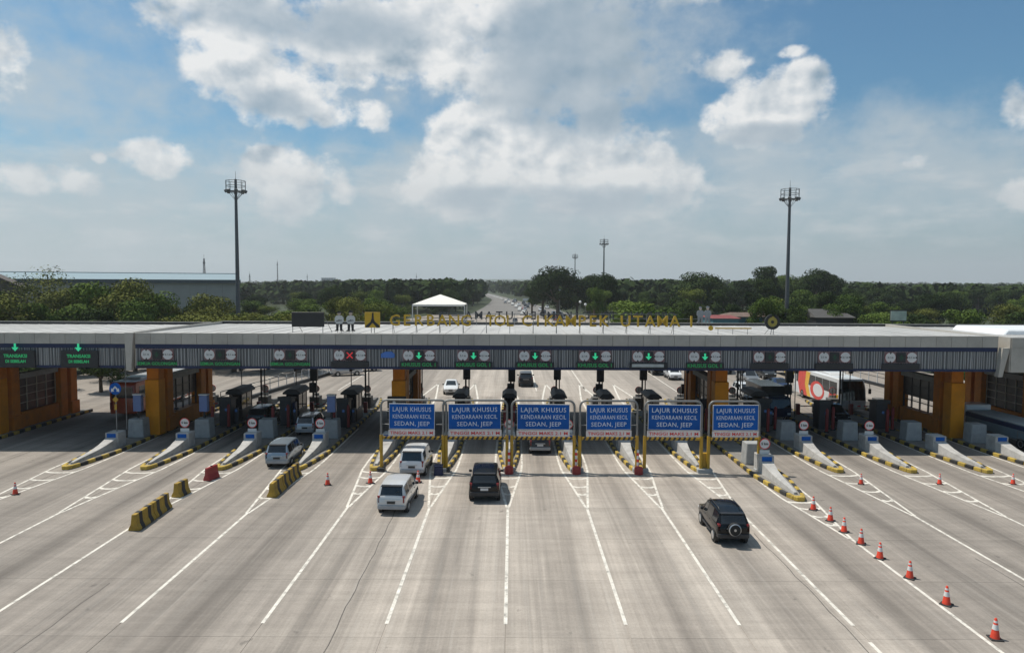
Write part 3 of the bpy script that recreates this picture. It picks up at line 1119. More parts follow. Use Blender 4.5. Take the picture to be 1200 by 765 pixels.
for s in (-1, 1):
    CRS.prism([(-s * .26, -.20), (-s * .20, -.26), (s * .26, .20), (s * .20, .26)], -.075 - .004 * (s > 0), -.062, 'y')
CRS = CRS.mesh('cross', m_red_led)
LBOX = MB().box(-1.48, 1.48, -.10, .02, -.24, .24).mesh('led_board', m_dark, bevel=.02)
LED_A = text_mesh('lettering', 'KHUSUS GOL 1', .40, m_dim_led, .003, bold=.006)
LED_B = text_mesh('lettering', 'SEMUA GOLONGAN', .34, m_dim_led, .003, bold=.006)
LED_PALE = MB().box(-1.30, 1.2, -.115, -.102, -.11, .13).mesh('pale_face', mat('pale_led', (.42, .44, .42), .6, var=.2))
UNITS = [(184, 'off', 'B'), (258, 'dim', 'B'), (340, 'dim', 'B'), (410, 'x', None), (491, 'g', 'A'), (555, 'g', 'A'), (627, 'g', 'A'),
         (697.5, 'g', 'A'), (760, 'g', 'P'), (826, 'g', 'A'), (902, 'off', None), (978, 'off', None), (1056, 'off', None)]
UST = {'off': 'dark signal', 'dim': 'faint green arrow', 'x': 'red cross signal', 'g': 'bright green arrow'}
for k, (px, st, led) in enumerate(UNITS):
    p = at(px, 415.5 + (px - 600) * .0045, CF - .22)
    t = thing('lane_sign', 'two white limit discs flanking a %s, %s lane sign from the left' % (UST[st], ORD[k + 1]), 'lane sign',
              (p.x, CF - .16, 7.33), group='lane signs along the canopy front')
    part('backing_plate', BACK2, t)
    for s, tri in ((-1, TRI_V), (1, TRI_H)):
        d = part('disc', DISC2, t, (s * .84, -.06, .0))
        part('rim', R2, d)
        part('arrowheads', tri, d)
        part('lettering', T21, d, (0, -.025, 0), (R90, 0, 0))
    b = part('signal_box', SBOX, t, (0, -.06, 0))
    part('signal', {'off': ARW_D, 'dim': ARW_D, 'x': CRS, 'g': ARW}[st], b)
    l = part('led_board', LBOX, t, (0, -.02, -.72))
    if led in ('A', 'B'):
        part('lettering', LED_A if led == 'A' else LED_B, l, (0, -.105, 0), (R90, 0, 0))
    elif led == 'P':
        part('pale_face', LED_PALE, l)
t = thing('small_blue_sign', 'small blue sign fixed to the corrugated front beside the red cross', 'sign', (at(455, 415, CF).x, CF - .14, 7.35))
part('panel', MB().prism([(-.55, -.22), (.5, -.22), (.55, .05), (.3, .28), (-.2, .26), (-.55, .1)], -.03, .03, 'y').mesh('panel', mat('sign_light_blue', (.06, .17, .50), .5)), t)
for k, px in enumerate((18, 92)):
    p = at(px, 420, 54.6)
    t = thing('led_lane_board', '%s black board with green lettering and arrow on the left wing' % ('outer' if k == 0 else 'inner'), 'sign', (p.x + .1, 54.66, 6.9), group='green lit boards on the left wing')
    bd = part('board', MB().box(-1.45, 1.45, -.12, .06, -.62, .72).mesh('board', m_dark, bevel=.02), t)
    part('lettering', text_mesh('lettering', 'TRANSAKSI', .36, m_green_txt, .003, bold=.008), bd, (-.05, -.125, .26), (R90, 0, 0))
    part('lettering', text_mesh('lettering', 'DI SEBELAH', .31, m_green_txt, .003, bold=.008), bd, (-.05, -.125, -.16), (R90, 0, 0))
    ar = part('arrow', ARW, t, (-.05, -.06, .95))
    ar.scale = (1.15, 1, 1.15)

# ================================================================== lettering and figures on the roof
m_letter = mat('letter_yellow', (.54, .33, .02), .45, var=.08)
m_lback = mat('letter_dark', (.03, .03, .035), .6, var=.1)


def roof_words(words, Yd, zc, mtl, label, mirror, capz):
    t = thing('roof_lettering', label, 'lettering', (at(630, 380, Yd).x, Yd, 8.8), group='roof lettering')
    ox = t.location.x
    cache = {}
    allx = []
    for w, p0, p1 in words:
        n = len(w)
        for k, chx in enumerate(w):
            px = p0 + (p1 - p0) * (k + .5) / n
            x = at(px, 380, Yd).x
            if chx not in cache:
                me = text_mesh('letter', chx, capz / .70, mtl, .05, bold=.012)
                cache[chx] = me
            o = part('letter', cache[chx], t, (x - ox, 0, zc - 8.8), (R90, 0, math.pi if mirror else 0))
            allx.append(x - ox)
    x0, x1 = min(allx) - .5, max(allx) + .5
    fr = MB()
    back = .10 if not mirror else -.10
    for z in (zc - 8.8 - capz * .28, zc - 8.8 + capz * .28):
        fr.box(x0, x1, back - .02, back + .02, z - .02, z + .02)
    x = x0 + .3
    while x < x1:
        fr.cyl((x, back, 0), (x, back, zc - 8.8 + capz * .3), .025, n=6)
        fr.cyl((x, back, zc - 8.9), (x, back + (.9 if not mirror else -.9), 0), .02, n=6)
        x += 1.9
    part('support_frame', fr.mesh('support_frame', m_steel), t)
    return t


roof_words([('GERBANG', 456, 553), ('TOL', 569, 603), ('CIKAMPEK', 611, 714), ('UTAMA', 726, 798), ('1', 806, 814)], 56.6, 9.93, m_letter,
           'yellow capital letters reading GERBANG TOL CIKAMPEK UTAMA 1 along the roof front', False, .90)
roof_words([('2', 511, 523), ('AMATU', 543, 603), ('KEPMAKIC', 610, 692), ('LOT', 700, 722), ('GNABREG', 730, 792)], 70.6, 9.72, m_lback,
           'dark back-to-front letters along the rear edge of the roof', True, .80)

t = thing('black_board', 'black rectangular board standing on the roof left of the two cut-out figures', 'board', (at(361, 380, 56.8).x, 56.8, 8.85))
part('panel', MB().box(-1.32, 1.32, -.05, .05, .55, 1.75).mesh('panel', m_black, bevel=.02), t)
lg = MB()
for x in (-1.25, 1.2):
    lg.cyl((x, 0, 0), (x, 0, .6), .03, n=6)
    lg.cyl((x + .1, .06, 1.4), (x + .55, .9, 0), .025, n=6)
part('legs', lg.mesh('legs', m_steel), t)

FIG_TOP = [(-.42, .95), (-.30, 1.02), (-.20, 1.55), (-.30, 1.62), (-.42, 1.25), (-.52, 1.28), (-.50, 1.72), (-.36, 1.95), (-.12, 2.0), (-.1, 2.08),
           (.1, 2.08), (.12, 2.0), (.36, 1.95), (.52, 1.66), (.50, 1.25), (.40, 1.2), (.30, 1.5), (.28, 1.0), (.26, .92)]


def standee(px, Yd, z, label, top_m, leg_m, hat, flip=False):
    t = thing('cutout_figure', label, 'cut-out figure', (at(px, 380, Yd).x, Yd, z), math.pi if flip else 0, 'cut-out figures on the roof')
    s = .72
    sc = lambda pl: [(a * s, b * s) for a, b in pl]
    part('torso', MB().prism(sc([(-.5, 1.3), (-.42, 1.25), (-.3, 1.05), (.3, 1.05), (.42, 1.25), (.5, 1.3), (.48, 1.75), (.3, 1.98), (-.3, 1.98), (-.48, 1.75)]), -.04, .04, 'y').mesh('torso', top_m), t)
    part('head', MB().prism(sc([(.19 * math.cos(a), 2.22 + .24 * math.sin(a)) for a in [i * math.pi / 6 for i in range(12)]]), -.035, .035, 'y').mesh('head', mat('cutout_skin', (.42, .33, .27), .6)), t)
    part('hat', MB().prism(sc([(-.26, 2.34), (.26, 2.34), (.20, 2.52), (0, 2.58), (-.20, 2.52)]) if hat else sc([(-.21, 2.28), (.21, 2.28), (.18, 2.44), (0, 2.5), (-.18, 2.44)]), -.045, .045, 'y').mesh('hat', m_black if leg_m is m_black else leg_m), t)
    part('arms', MB().prism(sc([(-.34, 1.30), (.34, 1.42), (.34, 1.50), (.05, 1.50), (.0, 1.58), (-.08, 1.48), (-.34, 1.38)]), -.05, -.041, 'y').mesh('arms', mat('cutout_dark_grey', (.16, .15, .145), .7)), t)  # folded arms as a dark grey shape on the torso
    for q in (-1, 1):
        part('leg', MB().prism(sc([(q * .02, 1.10), (q * .36, 1.10), (q * .34, .40), (q * .50, .32), (q * .50, .22), (q * .10, .24), (q * .08, .6)]), -.035, .035, 'y').mesh('leg', leg_m), t)
    sp_ = MB()
    for q in (-1, 1):
        sp_.cyl((q * .15, .05, -.02), (q * .15, .05, .75), .022, n=6)
    part('support', sp_.mesh('support', m_steel), t)
    return t


m_cut = mat('cutout_white', (.52, .52, .50), .6, var=.1)
m_cutg = mat('cutout_grey', (.22, .23, .24), .6, var=.1)
standee(397.5, 56.8, 8.9, 'left of two cut-out figures in white shirts on the roof', m_cut, m_black, False)
standee(411, 56.8, 8.9, 'right, broader of two cut-out figures in white shirts on the roof', m_cut, m_black, True)
standee(820.5, 70.4, 8.95, 'left of two grey cut-out figures seen from behind on the rear roof edge', m_cutg, m_cutg, False, True)
standee(829, 70.4, 8.95, 'right of two grey cut-out figures seen from behind on the rear roof edge', m_cutg, m_cutg, True, True)

t = thing('ministry_emblem', 'square yellow emblem panel with black curved bars beside the roof lettering', 'emblem', (at(436.5, 380, 56.7).x, 56.7, 8.88))
part('panel', MB().box(-.62, .62, -.04, .04, .48, 1.74).mesh('panel', m_letter, bevel=.01), t)
bk = MB()
bk.prism([(-.02, 1.70), (.10, 1.70), (.12, 1.2), (.2, .98), (.58, .66), (.58, .50), (.34, .50), (.12, .78), (.02, .86), (-.08, .78), (-.30, .50), (-.55, .50), (-.55, .62), (-.16, .95), (-.06, 1.2)], -.055, -.042, 'y')
part('black_bars', bk.mesh('black_bars', m_black), t)
part('legs', MB().cyl((-.1, 0, 0), (-.1, 0, .5), .03, n=6).cyl((.15, 0, 0), (.15, 0, .5), .03, n=6).mesh('legs', m_steel), t)

t = thing('round_emblem', 'round black and yellow ring emblem standing on the right part of the roof', 'emblem', (at(905, 380, 56.7).x, 56.7, 8.88))
rg = MB()
vs, fs = [], []
for i in range(30):
    a = 2 * math.pi * i / 30
    for r, y in ((.40, -.07), (.62, -.07), (.62, .07), (.40, .07)):
        vs.append((r * math.cos(a), y, 1.08 + r * math.sin(a)))
for i in range(30):
    j = (i + 1) % 30
    if i in (6, 7):
        continue
    for k in range(4):
        fs.append((4 * i + k, 4 * i + (k + 1) % 4, 4 * j + (k + 1) % 4, 4 * j + k))
part('black_ring', rg.add(vs, fs).mesh('black_ring', m_black), t)
part('yellow_disc', MB().lathe([(.02, -.03), (.46, -.03), (.46, .03), (.02, .03)], 24, 'y', (0, 0, 1.08)).mesh('yellow_disc', mat('emblem_ochre', (.34, .27, .05), .5)), t)
part('hub', MB().lathe([(.01, -.05), (.13, -.05), (.13, .05), (.01, .05)], 14, 'y', (0, -.01, 1.08)).mesh('hub', m_black), t)
part('legs', MB().cyl((-.12, 0, 0), (-.05, 0, .5), .025, n=6).cyl((.1, 0, 0), (.1, 0, .5), .025, n=6).cyl((-.1, .05, .7), (-.35, .8, 0), .02, n=6).mesh('legs', m_steel), t)

t = thing('company_lettering', 'thin yellow script line with round emblem low on the roof right of the lettering', 'lettering', (at(856, 385, 56.7).x, 56.7, 8.88))
part('script_bar', MB().box(-1.25, 1.7, -.03, .03, .50, .60).mesh('script_bar', m_letter), t)
part('small_emblem', MB().lathe([(.01, -.03), (.2, -.03), (.2, .03), (.01, .03)], 14, 'y', (-1.6, 0, .56)).mesh('small_emblem', m_letter), t)
lb = MB()
for x in (-1.0, 0.2, 1.4):
    lb.cyl((x, .03, 0), (x, .03, .5), .02, n=6)
part('legs', lb.mesh('legs', m_steel), t)
# ================================================================== height-limit gantries
m_sigtxt = mat('sign_lettering', (.55, .60, .68), .5, var=.05)
PORT = [(447, 523, 53), (519.5, 594, 61), (599.5, 672.5, 61), (679, 746, 52), (755, 821, 61), (829.5, 888.5, 53)]
POSW = ['leftmost', 'second from the left', 'third from the left', 'fourth from the left', 'fifth from the left', 'rightmost']
for k, (pa, pb, sw) in enumerate(PORT):
    Yp = 47.7
    xa, xb = at(pa, 555, Yp).x, at(pb, 555, Yp).x
    cx, hwid = (xa + xb) / 2, (xb - xa) / 2
    t = thing('height_limit_gantry', 'blue lane sign gantry on yellow posts, %s of six' % POSW[k], 'gantry', (cx, Yp, 0), (-.012, .015, -.006, .018, -.01, .008)[k], group='blue height-limit gantries')
    pts = [(-hwid, 0, 0), (-hwid, 0, 4.55)]
    for q in range(1, 6):
        a = q * R90 / 6
        pts.append((-hwid + .38 * (1 - math.cos(a)), 0, 4.55 + .42 * math.sin(a)))
    pts += [(-hwid + .42, 0, 4.97), (hwid - .42, 0, 4.97)]
    for q in range(1, 6):
        a = q * R90 / 6
        pts.append((hwid - .38 * (1 - math.sin(a)), 0, 4.55 + .42 * math.cos(a)))
    pts += [(hwid, 0, 4.55), (hwid, 0, 0)]
    part('pipe_frame', MB().tube(pts, .075, 10).mesh('pipe_frame', m_steel, smooth=50), t)
    for s in (-1, 1):
        part('yellow_sleeve', MB().cyl((s * hwid, 0, .02), (s * hwid, 0, 2.55), .115, n=12).mesh('yellow_sleeve', m_yellow, smooth=50), t)
        part('footing', MB().box(s * hwid - .26, s * hwid + .26, -.26, .26, 0, .30).mesh('footing', m_grey if k else m_dark, bevel=.03), t)
    w = sw * Yp / F / 2
    off = .0 if k not in (0, 3, 5) else (-.12 if k == 0 else (.0 if k == 3 else .05))
    pn = part('sign_panel', MB().box(-w, w, -.05, .02, 3.02, 4.72).mesh('sign_panel', m_blue), t, (off, -.12, 0), (0, (.006, -.008, .003, -.005, .007, -.004)[k], 0))
    bd = MB()
    for (x0, x1, z0, z1) in ((-w - .025, w + .025, 4.72, 4.75), (-w - .025, w + .025, 2.99, 3.02), (-w - .025, -w, 3.02, 4.72), (w, w + .025, 3.02, 4.72)):
        bd.box(x0, x1, -.06, .025, z0, z1)
    part('border', bd.mesh('border', m_signw), pn)
    for s_, z, sz in (('LAJUR KHUSUS', 4.34, .44), ('KENDARAAN KECIL', 3.85, .40), ('SEDAN, JEEP', 3.36, .42)):
        me = text_mesh('lettering', s_, sz, m_sigtxt, .004, bold=.002, spacing=1.08)
        xs = [v.co.x for v in me.vertices]
        fit = min(1.0, (2 * w - .45) / (max(xs) - min(xs)))
        lo = part('lettering', me, pn, (0, -.056, z), (R90, 0, 0))
        lo.scale = (fit, 1, 1)
    hs = part('height_strip', MB().box(-w - .05, w + .05, -.05, .02, 2.52, 2.93).mesh('height_strip', mat('strip_pale', (.66, .60, .58), .6)), t, (off, -.10, 0))
    me = text_mesh('lettering', 'TINGGI MAKS 2.1 M', .30, m_signr, .004, bold=.004)
    xs = [v.co.x for v in me.vertices]
    lo = part('lettering', me, hs, (0, -.056, 2.72), (R90, 0, 0))
    lo.scale = ((2 * w - .15) / (max(xs) - min(xs)), 1, 1)
    sb = part('striped_bar', MB().box(-hwid + .12, hwid - .12, -.07, .07, 2.26, 2.44).mesh('striped_bar', m_yellow), t)
    st = MB()
    x = -hwid + .2
    while x < hwid - .35:
        st.prism([(x, 2.258), (x + .16, 2.258), (x + .26, 2.442), (x + .10, 2.442)], -.074, .074, 'y')
        x += .34
    part('black_stripes', st.mesh('black_stripes', m_black), sb)
    for s in (-1, 1):
        part('brace', MB().cyl((s * (w + .02), -.05, 4.2), (s * hwid, 0, 4.2), .03, n=6).cyl((s * (w + .02), -.05, 3.3), (s * hwid, 0, 3.3), .03, n=6).mesh('brace', m_steel), t)
# yellow infill between the posts over the tenth island
t = thing('post_guard', 'yellow guard box between gantry posts on the tenth island', 'guard', ((at(821, 555, 47.7).x + at(829.5, 555, 47.7).x) / 2, 47.9, 0))
part('guard_box', MB().box(-.24, .24, -.12, .12, 0, 1.35).mesh('guard_box', m_yellow, bevel=.03), t)
for k, (px, py) in enumerate(((596.5, 549), (675.5, 552), (749.5, 554))):
    p = G(px, py + 3)
    t = thing('red_guard', 'small red and white guard at the foot of the posts, %s of three' % ('left', 'middle', 'right')[k], 'guard', (p.x, 47.25, 0), group='red guards between gantry posts')
    part('red_drum', MB().lathe([(.30, 0), (.30, .42), (.22, .50), (.05, .52)], 14).mesh('red_drum', m_redp, smooth=40), t)
    part('white_post', MB().cyl((0, .35, 0), (0, .35, 1.6), .08, n=10).mesh('white_post', m_signw), t)
    rb = MB()
    for q in range(3):
        rb.cyl((0, .35, .3 + q * .45), (0, .35, .5 + q * .45), .084, n=10)
    part('red_band', rb.mesh('red_band', m_signr), t)

# ================================================================== cones and barriers
CN_B = MB().box(-.22, .22, -.22, .22, 0, .045).mesh('base', m_rubber, bevel=.02)
CN_C = MB().lathe([(.165, .045), (.15, .10), (.045, .76), (.03, .78), (.01, .78)], 16).mesh('cone_body', m_cone, smooth=40)
CN_W = MB().lathe([(.1135, .36), (.084, .545)], 16).mesh('white_collar', m_signw, smooth=40)
CN_W2 = MB().lathe([(.071, .62), (.060, .69)], 16).mesh('white_collar', m_signw, smooth=40)


def cone(p, label, s=1.0, group='orange traffic cones'):
    t = thing('traffic_cone', label, 'traffic cone', (p.x, p.y, .004), random.uniform(0, 1.5), group)
    t.scale = (s, s, s)
    part('base', CN_B, t)
    part('cone_body', CN_C, t)
    part('white_collar', CN_W, t)
    part('white_collar', CN_W2, t)


row = [(953, 597), (973, 610), (989, 623), (1009, 637), (1031, 654), (1066, 677), (1109, 708), (1166, 748)]
for k, (px, py) in enumerate(row):
    lab = 'orange cone, %s in the row along the right-hand lane line, counted from the camera' % ORD[len(row) - k]
    cone(G(px, py), lab, 1.0, 'row of cones on the right')
cone(G(1009, 567), 'orange cone in front of the twelfth toll island nose', .88)
cone(G(1101, 567), 'orange cone in front of the thirteenth toll island nose', .88)
cone(G(1187, 567), 'orange cone in front of the fourteenth toll island nose', .88)
cone(G(384, 568), 'orange cone standing alone in the lane right of the long striped barriers', 1.0)
cone(G(434, 566), 'orange cone beside the left post of the leftmost gantry')
cone(G(490, 565), 'orange cone between the white vans and the second gantry')
cone(G(18, 579), 'dark red cone alone on the pavement at the far left', .95)
p = G(514, 556)
t = thing('sand_drum', 'small dark blue box at the foot of the second gantry post', 'box', (p.x, p.y, 0))
part('box_body', MB().prism([(-.32, 0), (.32, 0), (.26, .62), (-.26, .62)], -.25, .25, 'y').mesh('box_body', m_navy, bevel=.04), t)
part('lid', MB().box(-.29, .29, -.28, .28, .622, .68).mesh('lid', m_navy), t)

JP = [(-.30, 0), (.30, 0), (.30, .10), (.17, .34), (.11, .86), (-.11, .86), (-.17, .34), (-.30, .10)]
m_jy = mat('barrier_yellow', (.34, .21, .022), .7, var=.22, scale=4, dirt=.55)


def jersey(p, q, label, stripes, group, base_m=None):
    p, q = Vector(p), Vector(q)
    L = (q - p).length
    rz = math.atan2(q.y - p.y, q.x - p.x) - R90
    t = thing('jersey_barrier', label, 'barrier', (p.x, p.y, .004), rz, group)
    part('barrier_body', MB().prism(JP, .01, L - .01, 'y').mesh('barrier_body', base_m or m_jy, bevel=.015), t)
    JS = [(x * 1.02 + math.copysign(.004, x), z * 1.0 + (.005 if z > .8 else 0)) for x, z in JP]
    for s in range(stripes):
        c = L * (s + .5) / stripes
        vs = []
        for dy in (-.17, .17):
            for (x, z) in JS:
                vs.append((x, min(L - .02, max(.02, c + dy + (z - .5) * .10)), max(z, .004)))
        n = 8
        fs = [tuple(range(n - 1, -1, -1)), tuple(range(n, 2 * n))] + [(i, (i + 1) % n, n + (i + 1) % n, n + i) for i in range(n)]
        part('black_stripe', MB().add(vs, fs).mesh('black_stripe', m_kerbB), t)
    return t


A0, A1 = G(157, 622), G(196, 594)
mid = (A0 + A1) / 2
jersey(A0, mid - (A1 - A0).normalized() * .03, 'near yellow and black concrete barrier of the pair at lower left', 2, 'striped concrete barriers')
jersey(mid + (A1 - A0).normalized() * .03, A1, 'far yellow and black concrete barrier of the pair at lower left', 2, 'striped concrete barriers')
B0 = G(206, 583)
jersey(B0, B0 + Vector((.12, 1.15, 0)), 'single short striped barrier between the pair and the red barrier', 1, 'striped concrete barriers')
C0, C1 = G(318, 583), G(349, 556)
dv = (C1 - C0) / 3
for k in range(3):
    jersey(C0 + dv * k, C0 + dv * (k + .985), '%s striped concrete barrier of three behind the silver hatchback' % ('nearest', 'middle', 'farthest')[k], 2 if k else 1, 'striped concrete barriers')
p = G(248, 561)
t = thing('plastic_barrier', 'dark red plastic water barrier at the nose of the third island', 'barrier', (p.x, p.y, .004), -.2)
part('barrier_body', MB().prism([(-.26, 0), (.26, 0), (.24, .14), (.13, .40), (.11, .85), (-.11, .85), (-.13, .40), (-.24, .14)], -.55, .55, 'y').mesh('barrier_body', m_redp, bevel=.03), t)
part('filler_cap', MB().cyl((0, 0, .85), (0, 0, .90), .07, n=10).mesh('filler_cap', m_black), t)

# ================================================================== vehicles
m_tyre = mat('tyre', (.018, .018, .018), .85, var=.2)
m_rim = mat('alloy_rim', (.52, .53, .54), .3, .85, var=.06)
m_lampr = mat('tail_lamp', (.20, .012, .014), .2, var=.05, spec=.7)
m_lampw = mat('head_lamp', (.72, .74, .76), .15, var=.05, spec=.8)
m_plate = mat('number_plate', (.03, .03, .03), .5)
m_platew = mat('number_plate_white', (.6, .6, .6), .5)
PAINT = {'white': ((.66, .665, .67), 0), 'silver': ((.46, .47, .485), .5), 'pearl': ((.58, .58, .575), .15), 'black': ((.004, .0045, .0055), 0),
         'graphite': ((.045, .05, .055), .3), 'red': ((.36, .025, .02), 0), 'navy': ((.015, .03, .08), .1), 'grey': ((.20, .21, .22), .4), 'bluegrey': ((.30, .35, .40), .5)}


def paint(n):
    c, mt = PAINT[n]
    return mat('paint_' + n, c, .30 if sum(c) > .3 else .16, mt, var=.03, scale=.8, coat=.8 if sum(c) > .3 else 0.0, spec=.5 if sum(c) > .3 else .35, dirt=.05 if sum(c) > .3 else 0.0)


TYRE = MB().lathe([(.20, -.10), (.30, -.105), (.325, -.07), (.33, 0), (.325, .07), (.30, .105), (.20, .10)], 20, 'x').mesh('tyre', m_tyre, smooth=50)
RIM = MB().lathe([(.05, -.112), (.20, -.106), (.215, -.09), (.215, .09), (.20, .106), (.05, .112)], 14, 'x').mesh('rim', m_rim, smooth=30)

# stations: (y, sill z, belt z, roof z, w_sill, w_belt, w_roof); 'G' marks where side glass starts / stops
SPEC = {
    'mpv': dict(L=4.2, st=[(-2.10, .40, .98, .98, .76, .80, .74, 0), (-2.02, .36, 1.02, 1.10, .80, .82, .74, 0), (-1.80, .32, 1.03, 1.62, .82, .83, .66, 1),
                           (-1.02, .30, 1.03, 1.69, .83, .835, .68, 0), (-.94, .30, 1.03, 1.695, .83, .835, .68, 1), (-.02, .30, 1.02, 1.70, .83, .835, .68, 0),
                           (.06, .30, 1.02, 1.70, .83, .835, .68, 1), (.62, .30, 1.01, 1.63, .83, .83, .66, 0), (.95, .30, 1.0, 1.40, .83, .83, .68, 0), (1.38, .30, .99, 1.02, .83, .82, .72, 0),
                           (1.85, .32, .90, .92, .81, .80, .66, 0), (2.08, .38, .74, .76, .74, .74, .6, 0)],
                rear=(1, 2), wind=(7, 9), wheel=.30, axle=(-1.32, 1.33), W=.83),
    'van': dict(L=4.3, st=[(-2.15, .40, 1.0, 1.0, .78, .82, .78, 0), (-2.10, .36, 1.05, 1.12, .82, .84, .78, 0), (-1.93, .32, 1.06, 1.72, .84, .85, .70, 1),
                           (-1.05, .30, 1.06, 1.80, .85, .855, .72, 0), (-.97, .30, 1.06, 1.80, .85, .855, .72, 1), (.0, .30, 1.05, 1.80, .85, .855, .72, 0),
                           (.08, .30, 1.05, 1.80, .85, .855, .72, 1), (.80, .30, 1.04, 1.70, .85, .85, .70, 0), (1.1, .30, 1.02, 1.45, .85, .85, .70, 0), (1.52, .30, 1.0, 1.03, .85, .84, .72, 0),
                           (1.95, .32, .9, .92, .82, .8, .66, 0), (2.13, .38, .74, .76, .75, .74, .6, 0)],
                rear=(1, 2), wind=(7, 9), wheel=.31, axle=(-1.35, 1.35), W=.85),
    'suv': dict(L=4.6, st=[(-2.25, .50, 1.08, 1.08, .82, .86, .80, 0), (-2.18, .44, 1.12, 1.20, .88, .89, .80, 0), (-1.88, .40, 1.13, 1.70, .90, .905, .70, 1),
                           (-1.10, .38, 1.12, 1.79, .91, .915, .73, 0), (-1.0, .38, 1.12, 1.80, .91, .915, .73, 1), (-.05, .38, 1.10, 1.80, .91, .915, .73, 0),
                           (.04, .38, 1.10, 1.80, .91, .915, .73, 1), (.60, .38, 1.09, 1.72, .91, .91, .71, 0), (.95, .38, 1.08, 1.46, .91, .90, .72, 0), (1.38, .38, 1.07, 1.10, .91, .89, .76, 0),
                           (2.02, .42, 1.0, 1.02, .88, .86, .72, 0), (2.30, .48, .80, .82, .78, .78, .64, 0)],
                rear=(1, 2), wind=(7, 9), wheel=.37, axle=(-1.42, 1.42), W=.91),
    'sedan': dict(L=4.4, st=[(-2.20, .42, .86, .86, .74, .78, .7, 0), (-2.12, .34, .98, 1.00, .82, .82, .70, 0), (-1.62, .30, 1.0, 1.04, .84, .84, .70, 0),
                             (-1.15, .28, 1.0, 1.30, .85, .85, .64, 1), (-.80, .28, .99, 1.44, .85, .85, .62, 1), (-.30, .28, .98, 1.48, .85, .85, .62, 0),
                             (-.22, .28, .98, 1.48, .85, .85, .62, 1), (.36, .28, .97, 1.42, .85, .85, .62, 0), (.75, .28, .96, 1.20, .85, .85, .66, 0), (1.15, .28, .95, .98, .85, .84, .72, 0),
                             (1.9, .30, .82, .84, .82, .80, .66, 0), (2.2, .36, .66, .68, .74, .72, .58, 0)],
                  rear=(2, 4), wind=(7, 9), wheel=.30, axle=(-1.30, 1.34), W=.85),
}
CARM = {}


def car_meshes(kind, col):
    key = (kind, col)
    if key in CARM:
        return CARM[key]
    sp = SPEC[kind]
    pm = paint(col)
    rings = []
    for (y, zs, zb, zr, ws, wb, wr, _) in sp['st']:
        h = max(zr - zb, .0)
        mid = zs + (zb - zs) * .55
        half = [(0, zs), (ws * .86, zs), (ws * .97, zs + .10), (max(ws, wb) + .008, mid), (wb, zb), (wb + (wr - wb) * .10, zb + h * .08),
                (wb + (wr - wb) * .88, zb + h * .86), (wr, zb + h * .95), (wr - .10, zr), (wr * .45, zr + .018), (0, zr + .024)]
        full = [(x, y, z) for x, z in half] + [(-x, y, z) for x, z in reversed(half[1:-1])]
        rings.append(full)
    n = len(rings[0])
    body, glass_s, glass_r, glass_w = MB(), MB(), MB(), MB()
    vs = [p for r in rings for p in r]
    allf = {'b': [], 's': [], 'r': [], 'w': []}
    for k in range(len(rings) - 1):
        for i in range(n):
            j = (i + 1) % n
            f = (k * n + i, k * n + j, (k + 1) * n + j, (k + 1) * n + i)
            seg = i if i < 10 else n - 1 - i
            key2 = 'b'
            if seg == 5 and sp['st'][k][7]:
                key2 = 's'
            if seg in (8, 9):
                if sp['rear'][0] <= k < sp['rear'][1]:
                    key2 = 'r'
                elif sp['wind'][0] <= k < sp['wind'][1]:
                    key2 = 'w'
            allf[key2].append(f)
    allf['b'] += [tuple(range(n - 1, -1, -1)), tuple(range((len(rings) - 1) * n, len(rings) * n))]

    def sub(fs, nm, mm, sm):
        used = sorted({i for f in fs for i in f})
        ix = {a: b for b, a in enumerate(used)}
        me = bpy.data.meshes.new(nm)
        me.from_pydata([vs[i] for i in used], [], [tuple(ix[i] for i in f) for f in fs])
        bm = bmesh.new()
        bm.from_mesh(me)
        if nm == 'body':
            bmesh.ops.recalc_face_normals(bm, faces=bm.faces)
        else:
            for f in bm.faces:
                c = f.calc_center_median()
                if f.normal.dot(c - Vector((0, c.y * .6, .9))) < 0:
                    f.normal_flip()
        bm.to_mesh(me)
        bm.free()
        me.polygons.foreach_set('use_smooth', [True] * len(me.polygons))
        me.set_sharp_from_angle(angle=math.radians(sm))
        me.materials.append(mm)
        return me
    # outward orientation for the open body shell
    out = {'body': sub(allf['b'], 'body', pm, 38), 'side_window': [sub([f], 'side_window', m_glass, 30) for f in allf['s']],
           'rear_window': sub(allf['r'], 'rear_window', m_glass, 30), 'windscreen': sub(allf['w'], 'windscreen', m_glass, 30)}
    CARM[key] = out
    return out


